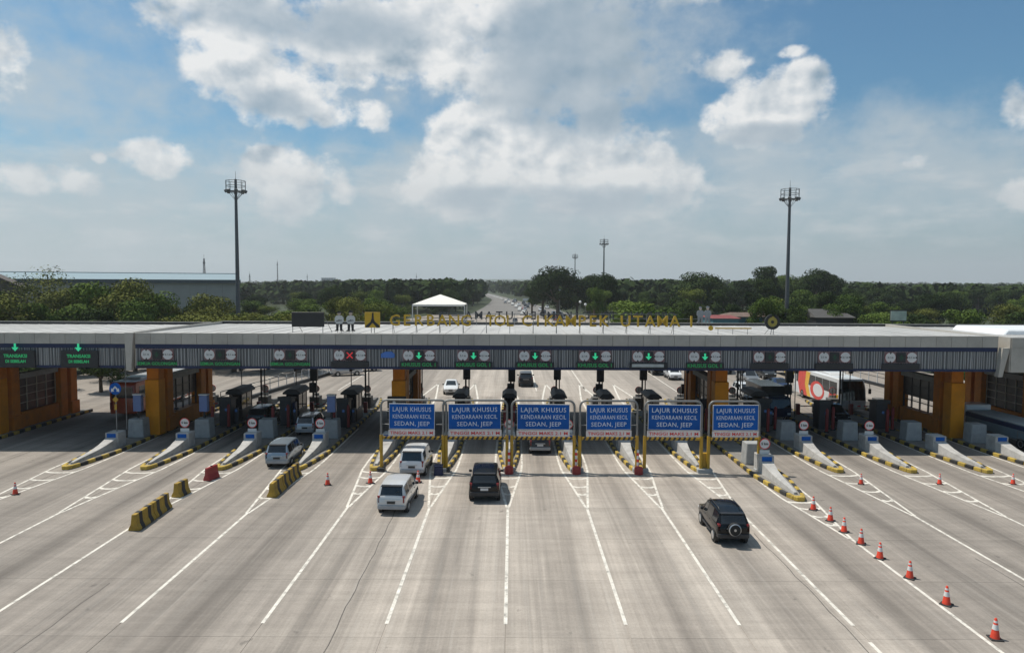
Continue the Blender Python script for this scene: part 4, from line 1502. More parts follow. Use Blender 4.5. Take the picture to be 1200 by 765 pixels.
def car(kind, col, p, label, heading=0.0, spare=False, rails=False, white_plate=False, cat='car', group=None, full=True):
    sp = SPEC[kind]
    L = sp['L']
    W = sp['W']
    st = sp['st']
    zb = st[1][2]
    y0 = st[0][0]
    t = thing(kind_name(kind), label, cat, (p[0], p[1], .004), heading, group)
    for k, me in car_meshes(kind, col).items():
        for m1 in (me if isinstance(me, list) else [me]):
            part(k, m1, t)
    s = sp['wheel'] / .33
    for ya in sp['axle']:
        for sx in (-1, 1):
            wl_ = part('wheel', ARCH[kind], t, (sx * (W - .10), ya, sp['wheel']))
            wl_.scale = (1, 1, 1)
            ty = part('tyre', TYRE, wl_, (sx * .03, 0, 0))
            ty.scale = (1, s, s)
            rm = part('rim', RIM, wl_, (sx * .034, 0, 0))
            rm.scale = (1, s, s)
    # rear dressing
    ms = CARX.get((kind, white_plate))
    if ms is None:
        ms = {}
        yb = y0
        ms['rear_bumper'] = MB().prism([(-W + .02, yb + .30), (-W + .05, yb - .02), (-W + .22, yb - .08), (W - .22, yb - .08), (W - .05, yb - .02), (W - .02, yb + .30)], st[0][1] - .04, st[0][1] + .20).mesh('rear_bumper', m_dark if kind == 'suv' else mat('bumper_grey', (.30, .31, .32), .5), bevel=.03)
        zt = zb - (.02 if kind != 'sedan' else .10)
        if kind == 'sedan':
            tl = [(-W + .06, .42), (-W + .42, .42)]
            ms['tail_lamp'] = MB().box(-.21, .21, -.05, .22, -.09, .09).mesh('tail_lamp', m_lampr, bevel=.03)
        else:
            ms['tail_lamp'] = MB().box(-.075, .075, -.06, .16, -.22, .20).mesh('tail_lamp', m_lampr, bevel=.03)
        ms['number_plate'] = MB().box(-.23, .23, -.02, .02, -.07, .07).mesh('number_plate', m_platew if white_plate else m_plate)
        ms['mirror'] = MB().box(-.09, .09, -.05, .05, -.08, .08).mesh('mirror', m_dark, bevel=.02)
        ms['spoiler'] = MB().box(-st[2][6] + .06, st[2][6] - .06, -.14, .12, -.02, .03).mesh('spoiler', m_dark, bevel=.01)
        CARX[(kind, white_plate)] = ms
    part('rear_bumper', ms['rear_bumper'], t)
    for sx in (-1, 1):
        if kind == 'sedan':
            part('tail_lamp', ms['tail_lamp'], t, (sx * (W - .27), y0 + .04, zb - .10))
        else:
            part('tail_lamp', ms['tail_lamp'], t, (sx * (W - .12), y0 + .06, zb - .10))
        part('mirror', ms['mirror'], t, (sx * (W + .09), st[7][0] + .18, st[7][2] + .06))
    part('number_plate', ms['number_plate'], t, (0, y0 - .012, st[0][1] + .34))
    if full and kind != 'sedan':
        part('tailgate_trim', TRIM_BAR, t, (0, y0 + .005, st[0][1] + .47))
        wz = (st[1][3] + st[2][3]) / 2
        part('rear_wiper', WIPER, t, (.05, (st[1][0] + st[2][0]) / 2 - .035, wz - .16), (0, -.35, 0))
        for sx in (-1, 1):
            for yh in (-.55, .42):
                part('door_handle', DHAND, t, (sx * (W + .014), yh, zb - .13))
            part('side_sill', SILL, t, (sx * (W - .01), 0, st[4][1] + .05))
    if kind != 'sedan':
        part('spoiler', ms['spoiler'], t, (0, st[2][0] - .02, st[2][3] + .0))
    if rails:
        for sx in (-1, 1):
            part('roof_rail', MB().tube([(sx * .62, -1.5, 1.76), (sx * .62, -1.3, 1.86), (sx * .62, .3, 1.86), (sx * .62, .5, 1.78)], .022, 6).mesh('roof_rail', m_dark), t)
    if spare:
        sw = part('spare_wheel', MB().lathe([(.02, -.12), (.28, -.13), (.36, -.08), (.37, 0), (.36, .09), (.02, .09)], 22, 'y').mesh('spare_wheel', m_tyre, smooth=40), t, (.0, y0 - .16, .98))
        rr = MB().lathe([(.325, -.012), (.335, -.10), (.295, -.135), (.285, -.10), (.28, -.012)], 26, 'y').mesh('cover_ring', m_rim, smooth=40)
        part('cover_ring', rr, sw)
        part('cover_boss', MB().lathe([(.07, -.145), (.07, -.12), (.01, -.12)], 10, 'y').mesh('cover_boss', m_rim), sw)
    # front lamps
    if full:
        for sx in (-1, 1):
            hl = HLAMP
            part('head_lamp', hl, t, (sx * (W - .22), L / 2 - .14, st[-1][2] + .02), (0, 0, -sx * .35))
        part('number_plate', ms['number_plate'], t, (0, L / 2 + .0, .52))
    return t


def kind_name(k):
    return {'mpv': 'passenger_van', 'van': 'passenger_van', 'suv': 'sport_utility_car', 'sedan': 'sedan_car'}[k]


CARX = {}
TRIM_BAR = MB().box(-.38, .38, -.03, .02, -.025, .025).mesh('tailgate_trim', m_rim, bevel=.008)
WIPER = MB().box(-.02, .42, -.012, .012, -.012, .012).mesh('rear_wiper', m_black)
DHAND = MB().box(-.015, .015, -.09, .09, -.016, .016).mesh('door_handle', m_dark, bevel=.005)
SILL = MB().box(-.03, .03, -.92, .92, -.06, .06).mesh('side_sill', m_dark, bevel=.02)
HLAMP = MB().box(-.16, .16, -.10, .09, -.07, .07).mesh('head_lamp', m_lampw, bevel=.03)
ARCH = {k: MB().lathe([(.02, -.10), (SPEC[k]['wheel'] + .07, -.10), (SPEC[k]['wheel'] + .07, .112), (.02, .112)], 22, 'x').mesh('wheel_well', m_black) for k in SPEC}


def put(px, py, kind):          # rear bumper touches the ground at this photograph point
    q = G(px, py)
    return (q.x, q.y + SPEC[kind]['L'] / 2)


car('mpv', 'bluegrey', put(323.5, 549, 'mpv'), 'silver hatchback entering the lane left of the striped barriers', .02)
car('van', 'white', put(483.5, 560, 'van'), 'white van with black rear window under the leftmost gantry', -.03)
car('mpv', 'pearl', put(460.5, 604, 'mpv'), 'pearl white passenger van nearest on the left, behind the white van', -.05, white_plate=False)
car('suv', 'black', put(567.5, 590, 'suv'), 'black car with bluish rear window approaching the second gantry', .0, white_plate=True)
t = car('suv', 'black', put(861, 641, 'suv'), 'black sport utility car with ring-covered spare wheel on its tailgate', -.02, spare=True, rails=True)
t.scale = (.90, .90, .93)
t.location.y -= .2
car('mpv', 'graphite', put(633, 533, 'mpv'), 'dark car under the third gantry, half in the canopy shade', 0, white_plate=True)
car('mpv', 'silver', (-17.5, 60.6), 'silver passenger van in shade ahead of the silver hatchback', 0)

# far side
car('sedan', 'white', (at(528, 465, 82).x, 83), 'white car beyond the gate left of the centre lanes', math.pi + .05)
car('suv', 'graphite', (at(616, 460, 89).x, 89.5), 'dark sport utility car beyond the gate above the third gantry', 0)
car('sedan', 'silver', (at(410, 445, 100).x, 98), 'silver sedan turning beyond the gate at left centre', -1.2)
car('suv', 'navy', (at(428, 440, 104).x, 103), 'dark blue car turning behind the silver sedan', -1.25)
car('mpv', 'white', (at(786, 446, 97).x, 96), 'white van waiting beyond the gate above the fifth gantry', math.pi)
car('suv', 'black', (at(769, 444, 101).x, 101), 'black car beside the white van beyond the gate', math.pi)
car('mpv', 'white', (at(872, 467, 80).x, 80), 'white passenger van queueing behind the rightmost gantry', math.pi)
car('sedan', 'navy', (at(905, 458, 88).x, 86), 'dark blue sedan in the oncoming queue', math.pi)
car('suv', 'grey', (at(876, 448, 92).x, 92), 'grey car in the oncoming queue behind the white passenger van', math.pi)
car('mpv', 'graphite', (at(897, 446, 97).x, 97), 'graphite passenger van farther back in the oncoming queue', math.pi)

WB = MB().lathe([(.28, -.14), (.46, -.14), (.49, -.08), (.49, .08), (.46, .14), (.28, .14)], 18, 'x').mesh('tyre', m_tyre, smooth=40)
WR = MB().lathe([(.04, -.12), (.30, -.15), (.30, .15), (.04, .12)], 14, 'x').mesh('rim', m_rim)


def big_wheels(t, ys, hw_, r=.49):
    for y in ys:
        for s in (-1, 1):
            w = part('wheel', WB, t, (s * (hw_ - .12), y, r))
            part('rim', WR, w)


def bus(p, heading, label, bodym, roofm, stripes):
    t = thing('coach_bus', label, 'bus', (p[0], p[1], .004), heading)
    # front at +Y
    pr = [(-6, .38), (6.0, .38), (6.08, 1.2), (5.92, 2.4), (5.55, 3.25), (5.2, 3.42), (-5.75, 3.42), (-6.0, 3.2)]
    part('body', MB().prism([(a, b) for a, b in pr], -1.25, 1.25, 'x').mesh('body', bodym, bevel=.10, smooth=35), t)
    part('roof_pod', MB().prism([(-4.5, 3.425), (2.5, 3.425), (2.1, 3.66), (-4.1, 3.66)], -.85, .85, 'x').mesh('roof_pod', roofm, bevel=.06), t)
    part('roof_skin', MB().box(-1.12, 1.12, -5.6, 5.1, 3.421, 3.436).mesh('roof_skin', roofm), t)
    for s in (-1, 1):
        for k in range(6):
            y = -5.3 + k * 1.72
            part('side_window', MB().prism([(y, 1.75), (y + 1.64, 1.75), (y + 1.64, 2.95), (y, 2.95)], s * 1.252, s * 1.264, 'x').mesh('side_window', m_glass), t)
    wsv = [(-1.12, 6.085, 1.30), (1.12, 6.085, 1.30), (1.10, 5.95, 2.42), (1.02, 5.62, 3.2), (-1.02, 5.62, 3.2), (-1.10, 5.95, 2.42)]
    wsv2 = [(x, y - .08, z) for x, y, z in wsv]
    part('windscreen', MB().add(wsv + wsv2, [(0, 1, 2, 5), (5, 2, 3, 4), (6, 11, 8, 7), (11, 10, 9, 8), (0, 6, 7, 1), (1, 7, 8, 2), (2, 8, 9, 3), (3, 9, 10, 4), (4, 10, 11, 5), (5, 11, 6, 0)]).mesh('windscreen', m_glass), t)
    part('rear_window', MB().box(-1.0, 1.0, -6.02, -5.98, 1.9, 2.95).mesh('rear_window', m_glass), t)
    for s in (-1, 1):
        part('head_lamp', MB().box(s * .95 - .2, s * .95 + .2, 6.0, 6.08, .75, .98).mesh('head_lamp', m_lampw, bevel=.02), t)
        part('tail_lamp', MB().box(s * 1.08 - .12, s * 1.08 + .12, -6.05, -5.98, .8, 1.5).mesh('tail_lamp', m_lampr, bevel=.02), t)
        part('mirror', MB().tube([(s * 1.2, 5.6, 3.1), (s * 1.5, 6.1, 3.0), (s * 1.5, 6.2, 2.5)], .035, 6).box(s * 1.5 - .12, s * 1.5 + .12, 6.12, 6.24, 2.0, 2.5).mesh('mirror', m_dark), t)
    for nm, mm, poly in stripes:
        for s in (-1, 1):
            e = 1.266 + .002 * stripes.index((nm, mm, poly))
            part(nm, MB().prism(poly, s * 1.248, s * e, 'x').mesh(nm, mm), t)
    big_wheels(t, (-3.6, 3.6), 1.25)
    return t


m_gr = mat('livery_red', (.60, .03, .02), .35, coat=.6)
m_gy = mat('livery_yellow', (.72, .40, .02), .35, coat=.6)
ell = lambda cy, cz, ry, rz_: [(cy + ry * math.cos(i * math.pi / 9), cz + rz_ * math.sin(i * math.pi / 9)) for i in range(18)]
bus((34.7, 76.4), math.pi, 'white coach with red and yellow swoosh livery coming through the right-hand lanes', paint('white'), paint('white'),
    [('red_sweep', m_gr, [(-4.2, .45), (-2.2, .45), (-2.9, 1.7), (-2.6, 3.2), (-4.6, 3.2), (-4.8, 1.7)]), ('yellow_sweep', m_gy, [(-2.19, .45), (-1.3, .45), (-2.0, 1.7), (-1.5, 3.2), (-2.58, 3.2), (-2.88, 1.7)]),
     ('red_oval', m_gr, ell(.3, 1.45, 1.75, 1.0)), ('white_oval', paint('white'), ell(.5, 1.5, 1.2, .70)),
     ('red_patch', m_gr, [(2.9, .6), (4.4, .6), (4.8, 1.72), (3.3, 1.72)]), ('yellow_patch', m_gy, [(4.42, .6), (4.95, .6), (5.3, 1.72), (4.82, 1.72)])])
bus((-37.2, 72.3), 0, 'red and white coach driving away under the left canopy wing', mat('coach_red', (.50, .07, .02), .35, coat=.5), paint('white'),
    [('orange_swoosh', mat('livery_orange', (.60, .13, .03), .35, coat=.6), [(-4.5, .6), (-1.0, .6), (.5, 1.6), (-3.5, 1.6)]), ('white_swoosh', paint('white'), [(1.2, .6), (4.5, .6), (4.5, 1.6), (2.2, 1.6)])])


def truck(p, heading, label, cabm, boxm, open_bed=False, L=7.0):
    t = thing('box_truck' if not open_bed else 'flatbed_truck', label, 'truck', (p[0], p[1], .004), heading)
    h = L / 2
    part('cab', MB().prism([(h - 1.8, .55), (h, .55), (h + .02, 1.35), (h - .25, 2.35), (h - 1.8, 2.4)], -1.05, 1.05, 'x').mesh('cab', cabm, bevel=.06), t)
    part('windscreen', MB().add([(-.92, h + .035, 1.38), (.92, h + .035, 1.38), (.88, h - .2, 2.26), (-.88, h - .2, 2.26), (-.92, h - .02, 1.38), (.92, h - .02, 1.38), (.88, h - .26, 2.26), (-.88, h - .26, 2.26)],
                                [(0, 1, 2, 3), (4, 7, 6, 5), (0, 4, 5, 1), (1, 5, 6, 2), (2, 6, 7, 3), (3, 7, 4, 0)]).mesh('windscreen', m_glass), t)
    for s in (-1, 1):
        part('side_window', MB().prism([(h - 1.5, 1.45), (h - .25, 1.45), (h - .5, 2.15), (h - 1.5, 2.2)], s * 1.052, s * 1.062, 'x').mesh('side_window', m_glass), t)
        part('head_lamp', MB().box(s * .8 - .15, s * .8 + .15, h, h + .04, .75, .95).mesh('head_lamp', m_lampw), t)
    part('chassis', MB().box(-.5, .5, -h, h - .5, .55, .85).mesh('chassis', m_dark), t)
    if open_bed:
        part('load_bed', MB().box(-1.12, 1.12, -h, h - 1.9, .86, 1.7).mesh('load_bed', boxm, bevel=.03), t)
    else:
        part('cargo_box', MB().box(-1.15, 1.15, -h, h - 1.9, .86, 3.2).mesh('cargo_box', boxm, bevel=.04), t)
    big_wheels(t, (-h + 1.3, h - 1.0), 1.05, .45)
    return t


m_ty = mat('truck_yellow', (.62, .44, .10), .45, var=.08, dirt=.2)
truck((at(925, 447, 99).x, 100), math.pi, 'yellow box truck behind the white coach', m_ty, m_ty)
truck((at(893, 440, 112).x, 110), math.pi, 'grey box truck in the oncoming queue left of the yellow truck', paint('grey'), paint('grey'))
truck((at(862, 447, 96).x, 104), math.pi, 'dark lorry with brown box in the oncoming queue', paint('graphite'), mat('lorry_brown', (.12, .09, .085), .6))
truck((at(365, 436, 106).x, 112), -.9, 'navy lorry turning beyond the left railing', paint('navy'), paint('navy'), True)
# low blue and white fuel truck seen along the right edge
t = thing('fuel_truck', 'blue and white low truck body at the right edge under the wing', 'truck', (41.4, 57.0, .004), .03)
part('bed', MB().box(-1.2, 1.2, -5.0, 4.2, .75, 1.95).mesh('bed', mat('truck_greyblue', (.14, .19, .22), .5, var=.1), bevel=.05), t)
part('blue_band', MB().box(-1.215, 1.215, -5.02, 4.22, 1.55, 1.90).mesh('blue_band', m_navy), t)
part('top_sheet', MB().box(-1.16, 1.16, -4.95, 4.15, 1.952, 2.06).mesh('top_sheet', mat('truck_top', (.45, .47, .47), .5, var=.1), bevel=.03), t)
part('panel_frame', MB().box(-1.235, -1.218, -4.6, -1.9, .85, .92).box(-1.235, -1.218, -4.6, -1.9, 1.42, 1.49).box(-1.235, -1.218, -4.6, -4.52, .92, 1.42).box(-1.235, -1.218, -1.98, -1.9, .92, 1.42).mesh('panel_frame', m_steel), t)
part('cab', MB().prism([(4.3, .5), (6.1, .5), (6.1, 1.4), (5.8, 2.5), (4.3, 2.5)], -1.15, 1.15, 'x').mesh('cab', paint('white'), bevel=.06), t)
big_wheels(t, (-3.4, -2.3, 5.2), 1.2)

# far traffic on the highway
FAR = []
rng = random.Random(11)
seen = {}
cols = ['white', 'silver', 'black', 'grey', 'graphite', 'red', 'navy', 'pearl']
far_kinds = ['mpv', 'sedan', 'suv']
for k in range(38):
    y = 125 + 420 * (k / 38.0) ** 1.15 + rng.uniform(-4, 4)
    side = 1 if rng.random() < .68 else -1
    spread = 18 if y > 280 else 24
    lane = rng.choice([0, 1, 2, 3, 4])
    spread = min(spread, hwy_w(y) - 1.5)
    x = hwy_c(y) + side * (3.0 + lane * (spread - 4) / 4.0)
    cn = rng.choice(cols)
    kd = rng.choice(far_kinds)
    seen[(cn, side)] = seen.get((cn, side), 0) + 1
    lab = '%s %s vehicle from the camera among the distant traffic %s' % (ORD[seen[(cn, side)]], cn, 'coming toward the gate' if side > 0 else 'leaving up the highway')
    car(kd, cn, (x, y), lab, math.pi if side > 0 else 0, group='%s far %s traffic' % (cn, 'oncoming' if side > 0 else 'leaving'), full=False)

# vehicles standing in the shaded right-hand lanes
truck((25.3, 68.5), math.pi, 'dark blue lorry coming through the shaded lane right of the eleventh island', paint('navy'), paint('graphite'), False, 6.5)
car('suv', 'graphite', (30.4, 66.0), 'dark grey car coming through the shaded lane left of the white coach', math.pi)
car('mpv', 'grey', (20.1, 70.5), 'grey passenger van in shade just right of the centre-right pylon', math.pi)
car('suv', 'graphite', (-22.8, 64.0), 'dark car in shade between the second and third islands', 0)

# ---- person in red near the oncoming queue
pme = bpy.data.meshes.new('body')
J = [(0, 0, .95), (0, 0, 1.2), (0, .0, 1.42), (0, 0, 1.52), (0, -.02, 1.64), (.09, 0, .90), (.10, -.02, .50), (.10, .03, .10), (.10, -.10, .04),
     (-.09, 0, .90), (-.11, .02, .50), (-.12, .06, .10), (-.12, -.07, .04), (.19, 0, 1.40), (.26, .02, 1.13), (.24, -.14, .95), (-.19, 0, 1.40), (-.27, .0, 1.13), (-.22, -.16, 1.02), (.23, -.22, .90), (-.2, -.25, 1.0)]
E = [(0, 1), (1, 2), (2, 3), (3, 4), (0, 5), (5, 6), (6, 7), (7, 8), (0, 9), (9, 10), (10, 11), (11, 12), (2, 13), (13, 14), (14, 15), (15, 19), (2, 16), (16, 17), (17, 18), (18, 20)]
RD = [.14, .13, .13, .055, .10, .09, .065, .045, .04, .09, .065, .045, .04, .06, .045, .035, .06, .045, .035, .03, .03]
pme.from_pydata(J, E, [])
pme.materials.append(mat('worker_red', (.45, .02, .02), .7))
pobj = bpy.data.objects.new('body', pme)
COL.objects.link(pobj)
sm_ = pobj.modifiers.new('skin', 'SKIN')
for i, r in enumerate(RD):
    pme.skin_vertices[0].data[i].radius = (r, r * .85)
pme.skin_vertices[0].data[0].use_root = True
pobj.modifiers.new('sub', 'SUBSURF').levels = 1
pme2 = bpy.data.meshes.new_from_object(pobj.evaluated_get(bpy.context.evaluated_depsgraph_get()))
bpy.data.objects.remove(pobj)
q = at(890, 470, 77)
t = thing('person', 'person in red shirt and white cap standing by the oncoming queue', 'person', (ISL_X[12] - .6, 76.2, .2))
part('body', pme2, t)
part('trousers', MB().tube([(.09, 0, .92), (.10, -.02, .5), (.10, .03, .12)], .10, 8).tube([(-.09, 0, .92), (-.11, .02, .5), (-.12, .06, .12)], .10, 8).mesh('trousers', m_navy, smooth=60), t)
part('cap', MB().lathe([(.115, 1.66), (.115, 1.72), (.07, 1.78), (.01, 1.79)], 12).mesh('cap', m_signw, smooth=60), t)
# ================================================================== high masts
m_mast = mat('mast_steel', (.10, .105, .11), .5, .5, var=.12)


def mast(px, ytop, htop, label):
    d = ray(px, ytop)
    t_ = (htop - H) / d.z
    X, Y = d.x * t_, d.y * t_
    t = thing('light_mast', label, 'light mast', (X, Y, 0), group='high lighting masts')
    part('pole', MB().cyl((0, 0, 0), (0, 0, htop - .3), .42, .20, n=12).mesh('pole', m_mast, smooth=50), t)
    hd = MB()
    zp = htop - 2.3
    nseg = 10
    R = 1.55
    for i in range(nseg):
        a, b = 2 * math.pi * i / nseg, 2 * math.pi * (i + 1) / nseg
        pa, pb = (R * math.cos(a), R * math.sin(a)), (R * math.cos(b), R * math.sin(b))
        for z in (zp, zp + .9, zp + 1.7):
            hd.cyl((*pa, z), (*pb, z), .045, n=5)
        hd.cyl((*pa, zp), (*pa, zp + 1.7), .04, n=5)
        hd.cyl((0, 0, zp + .05), (*pa, zp), .04, n=5)
        hd.cyl((.2 * math.cos(a), .2 * math.sin(a), zp - 1.3), (R * .8 * math.cos(a), R * .8 * math.sin(a), zp), .03, n=5)
    part('head_frame', hd.mesh('head_frame', m_mast), t)
    fl = MB().box(-.28, .28, -.18, .14, -.25, .22).mesh('floodlight', mat('lamp_case', (.10, .105, .11), .5), bevel=.04)
    for i in range(8):
        a = 2 * math.pi * (i + .5) / 8
        part('floodlight', fl, t, (R * math.cos(a), R * math.sin(a), zp + .05), (.5, 0, a + R90))
    part('lightning_rod', MB().cyl((0, 0, htop - .3), (0, 0, htop + 1.0), .04, .02, n=6).mesh('lightning_rod', m_mast), t)
    return t


mast(276, 208, 30.0, 'tallest dark lighting mast behind the left end of the canopy')
mast(926, 218, 30.0, 'pale tall lighting mast behind the right part of the canopy')
mast(708, 279, 30.0, 'middle-distance lighting mast right of the highway')
mast(674, 297, 30.0, 'farthest, shortest-looking lighting mast beside the highway')

# slim street lamps near the highway
for k, (px, py, Y) in enumerate(((656, 340, 260), (680, 354, 190), (686, 357, 185))):
    p = at(px, py, Y)
    t = thing('street_lamp', 'small white globe lamp post right of the highway, %s of three' % ('leftmost', 'middle', 'rightmost')[k], 'street lamp', (p.x, Y, 0), group='small lamp posts')
    part('post', MB().cyl((0, 0, 0), (0, 0, p.z - .3), .10, .06, n=8).mesh('post', m_steel), t)
    part('lamp_head', MB().lathe([(.05, -.35), (.35, -.1), (.38, .1), (.2, .35), (.02, .4)], 12).mesh('lamp_head', m_signw, smooth=60), t, (0, 0, p.z))

# ================================================================== far towers
def lattice(px, ytop, Y, label, w=2.0):
    p = at(px, ytop, Y)
    t = thing('radio_tower', label, 'tower', (p.x, Y, 0), group='distant towers')
    m = MB()
    hgt = p.z
    for sx in (-1, 1):
        for sy in (-1, 1):
            m.cyl((sx * w, sy * w, 0), (sx * w * .3, sy * w * .3, hgt), .28, .2, n=4)
    z = 0
    k = 0
    while z < hgt - 4:
        f0, f1 = 1 - .7 * z / hgt, 1 - .7 * (z + 4) / hgt
        s = 1 if k % 2 else -1
        m.cyl((-s * w * f0, -w * f0, z), (s * w * f1, -w * f1, z + 4), .16, n=4)
        m.cyl((w * f0, -s * w * f0, z), (w * f1, s * w * f1, z + 4), .16, n=4)
        z += 4
        k += 1
    part('lattice', m.mesh('lattice', m_mast), t)
    part('antenna', MB().box(-.9, .9, -.9, .9, hgt - 5, hgt - 3.4).cyl((0, 0, hgt - 1), (0, 0, hgt + 4), .15, n=5).mesh('antenna', m_mast), t)


lattice(239, 303, 700, 'lattice radio tower above the blue warehouse roof', 1.4)
lattice(325, 307, 1100, 'thin distant mast right of the left lighting mast', .8)
lattice(292.5, 321, 1100, 'short distant tower just right of the left lighting mast', 1.2)
lattice(488, 322, 1400, 'small distant tower above the left woods', 1.2)
lattice(360, 322, 1500, 'faint distant tower left of the far block', 1.0)
p0, p1 = at(378, 326, 1500), at(392, 326, 1500)
t = thing('distant_block', 'pale distant building block on the left skyline', 'building', ((p0.x + p1.x) / 2, 1500, 0))
hb = (p1.x - p0.x) / 2
part('wall', MB().box(-hb, hb, -10, 10, 0, p0.z).mesh('wall', mat('far_wall', (.40, .42, .44), .8)), t)
wm_ = MB().box(-1.4, 1.4, -.2, 0, -1, 1).mesh('window', m_glass)
for a in range(5):
    for b in range(2):
        part('window', wm_, t, (-hb + hb * 2 * (a + .5) / 5, -10.05, p0.z - 3 - 4.5 * b))
part('roof', MB().box(-hb - .6, hb + .6, -10.5, 10.5, p0.z, p0.z + .8).mesh('roof', m_grey), t)

# ================================================================== left warehouse, brown hall
m_wall = mat('warehouse_wall', (.33, .31, .28), .8, var=.06, scale=.3, obj_rand=.04)
m_blueroof = mat('pale_blue_roof', (.22, .29, .315), .45, .1, var=.05, scale=.1)
Yw = 240
pe = at(279, 328, Yw)
t = thing('warehouse', 'long grey warehouse with pale blue roof at the left', 'warehouse', (pe.x, Yw, 0), math.radians(22.5))
wp = MB().box(-5.0, 0, 0, .25, 0, pe.z - 1.2).mesh('wall_panel', m_wall)
for k in range(22):
    part('wall_panel', wp, t, (-k * 5.04, 0, 0))
part('side_wall', MB().box(-.24, 0, .26, 90, 0, pe.z - 1.2).mesh('side_wall', m_wall), t)
part('eave_band', MB().box(-112, .8, -.9, .1, pe.z - 1.2, pe.z).mesh('eave_band', mat('eave_dark', (.05, .07, .08), .6)), t)
ridge = at(95, 320.5, Yw + 45).z
rf = MB().add([(-112, -1.0, pe.z), (1.0, -1.0, pe.z), (1.0, 45, ridge), (-112, 45, ridge), (1.0, 91, pe.z), (-112, 91, pe.z)], [(0, 1, 2, 3), (3, 2, 4, 5)])
ro = part('roof', rf.mesh('roof', m_blueroof), t)
part('ridge_cap', MB().box(-112, 1.0, 44.4, 45.6, ridge + .02, ridge + .25).mesh('ridge_cap', m_blueroof), ro)

Yb = 170
q0, q1 = at(-40, 334, Yb), at(42, 338, Yb)
qt = at(2, 317, Yb)
t = thing('brown_hall', 'brown gabled hall roof at the far left above the trees', 'building', (qt.x - 6, Yb, 0), math.radians(32))
e0, e1 = q0.x - qt.x - 1, q1.x - qt.x
part('wall', MB().prism([(e0, 0), (e1, 0), (e1, q1.z), (0, qt.z), (e0, q1.z)], 0, 30, 'y').mesh('wall', mat('hall_wall', (.11, .085, .065), .85)), t)
part('roof', MB().prism([(e0 - .8, q1.z - .1), (0, qt.z + .1), (e1 + .8, q1.z - .1), (e1 + .8, q1.z + .35), (0, qt.z + .6), (e0 - .8, q1.z + .35)], -1, 31, 'y').mesh('roof', mat('hall_roof', (.085, .065, .055), .8, var=.15)), t)

# ================================================================== white tent, small buildings, boards behind the roof
Yt = 240
pa, pb, pt = at(486, 356, Yt), at(546, 356, Yt), at(515, 345, Yt)
hw_ = (pb.x - pa.x) / 2
t = thing('white_tent', 'large white peaked tent behind the roof lettering', 'tent', ((pa.x + pb.x) / 2, Yt, 0))
ez, tz = pa.z, pt.z
vs = [(-hw_, -hw_ * .7, ez), (hw_, -hw_ * .7, ez), (hw_, hw_ * .7, ez), (-hw_, hw_ * .7, ez), (-hw_ * .5, -hw_ * .36, ez + (tz - ez) * .52), (hw_ * .5, -hw_ * .36, ez + (tz - ez) * .52), (hw_ * .5, hw_ * .36, ez + (tz - ez) * .52), (-hw_ * .5, hw_ * .36, ez + (tz - ez) * .52), (0, 0, tz)]
part('canvas', MB().add(vs, [(0, 1, 5, 4), (1, 2, 6, 5), (2, 3, 7, 6), (3, 0, 4, 7), (4, 5, 8), (5, 6, 8), (6, 7, 8), (7, 4, 8)]).mesh('canvas', mat('tent_canvas', (.80, .77, .70), .8)), t)
part('valance', MB().box(-hw_, hw_, -hw_ * .7, -hw_ * .7 + .05, ez - .6, ez).box(-hw_, hw_, hw_ * .7 - .05, hw_ * .7, ez - .6, ez).mesh('valance', mat('tent_canvas', (.8, .77, .7))), t)
for x in (-hw_ + .1, hw_ - .1):
    for y in (-hw_ * .7 + .1, hw_ * .7 - .1):
        part('leg', MB().cyl((x, y, 0), (x, y, ez), .18, n=8).mesh('leg', m_signw), t)


def shed(px0, px1, pyt, pye, Y, label, wallm, roofm, depth=8, windows=3):
    a, b = at(px0, pye, Y), at(px1, pye, Y)
    top = at((px0 + px1) / 2, pyt, Y + depth / 2)
    t = thing('low_building', label, 'building', ((a.x + b.x) / 2, Y, 0))
    h = (b.x - a.x) / 2
    part('wall', MB().box(-h + .3, h - .3, 0, depth, 0, a.z).mesh('wall', wallm), t)
    part('roof', MB().add([(-h, -.5, a.z), (h, -.5, a.z), (h * .8, depth / 2, top.z), (-h * .8, depth / 2, top.z), (h, depth + .5, a.z), (-h, depth + .5, a.z)],
                          [(0, 1, 2, 3), (3, 2, 4, 5), (1, 4, 2), (0, 3, 5), (0, 5, 4, 1)]).mesh('roof', roofm), t)
    for k in range(windows):
        x = -h + 2 * h * (k + .5) / windows
        part('window', MB().box(x - .7, x + .7, -.04, .0, a.z * .45, a.z * .75).mesh('window', m_glass), t)
    return t


m_tealw = mat('teal_awning', (.05, .16, .19), .7)
shed(834, 868, 369, 373, 120, 'low stall building with red roof behind the right of the roof', m_tealw, mat('red_roof', (.19, .04, .038), .8, var=.3, scale=1.2, dirt=.4))
shed(858, 912, 366, 371, 128, 'long low building with brown tiled roof and teal front behind the roof', m_tealw, mat('tile_roof', (.13, .085, .065), .85, var=.3, scale=1.5, dirt=.4))
shed(955, 1002, 362, 372, 125, 'dark grey roofed house among the trees at right', m_dark, mat('slate_roof', (.06, .057, .054), .8, var=.15), 10)
p = at(1053, 370, 112)
t = thing('white_board', 'white board on posts behind the right part of the roof', 'board', (p.x, 112, 0))
part('panel', MB().box(-1.25, 1.25, -.06, .06, p.z - .75, p.z + .75).mesh('panel', mat('board_pale', (.42, .48, .40), .6, var=.2, scale=1)), t)
part('frame', MB().box(-1.35, 1.35, .062, .12, p.z - .9, p.z + .95).mesh('frame', m_dark), t)
for x in (-.9, .9):
    part('post', MB().cyl((x, .15, 0), (x, .15, p.z), .09, n=8).mesh('post', m_dark), t)
p = at(644, 357, 330)
t = thing('far_gantry', 'thin white sign gantry across the distant highway', 'gantry', (at(646, 351, 420).x, 420, 0))
zg = at(640, 351, 420).z
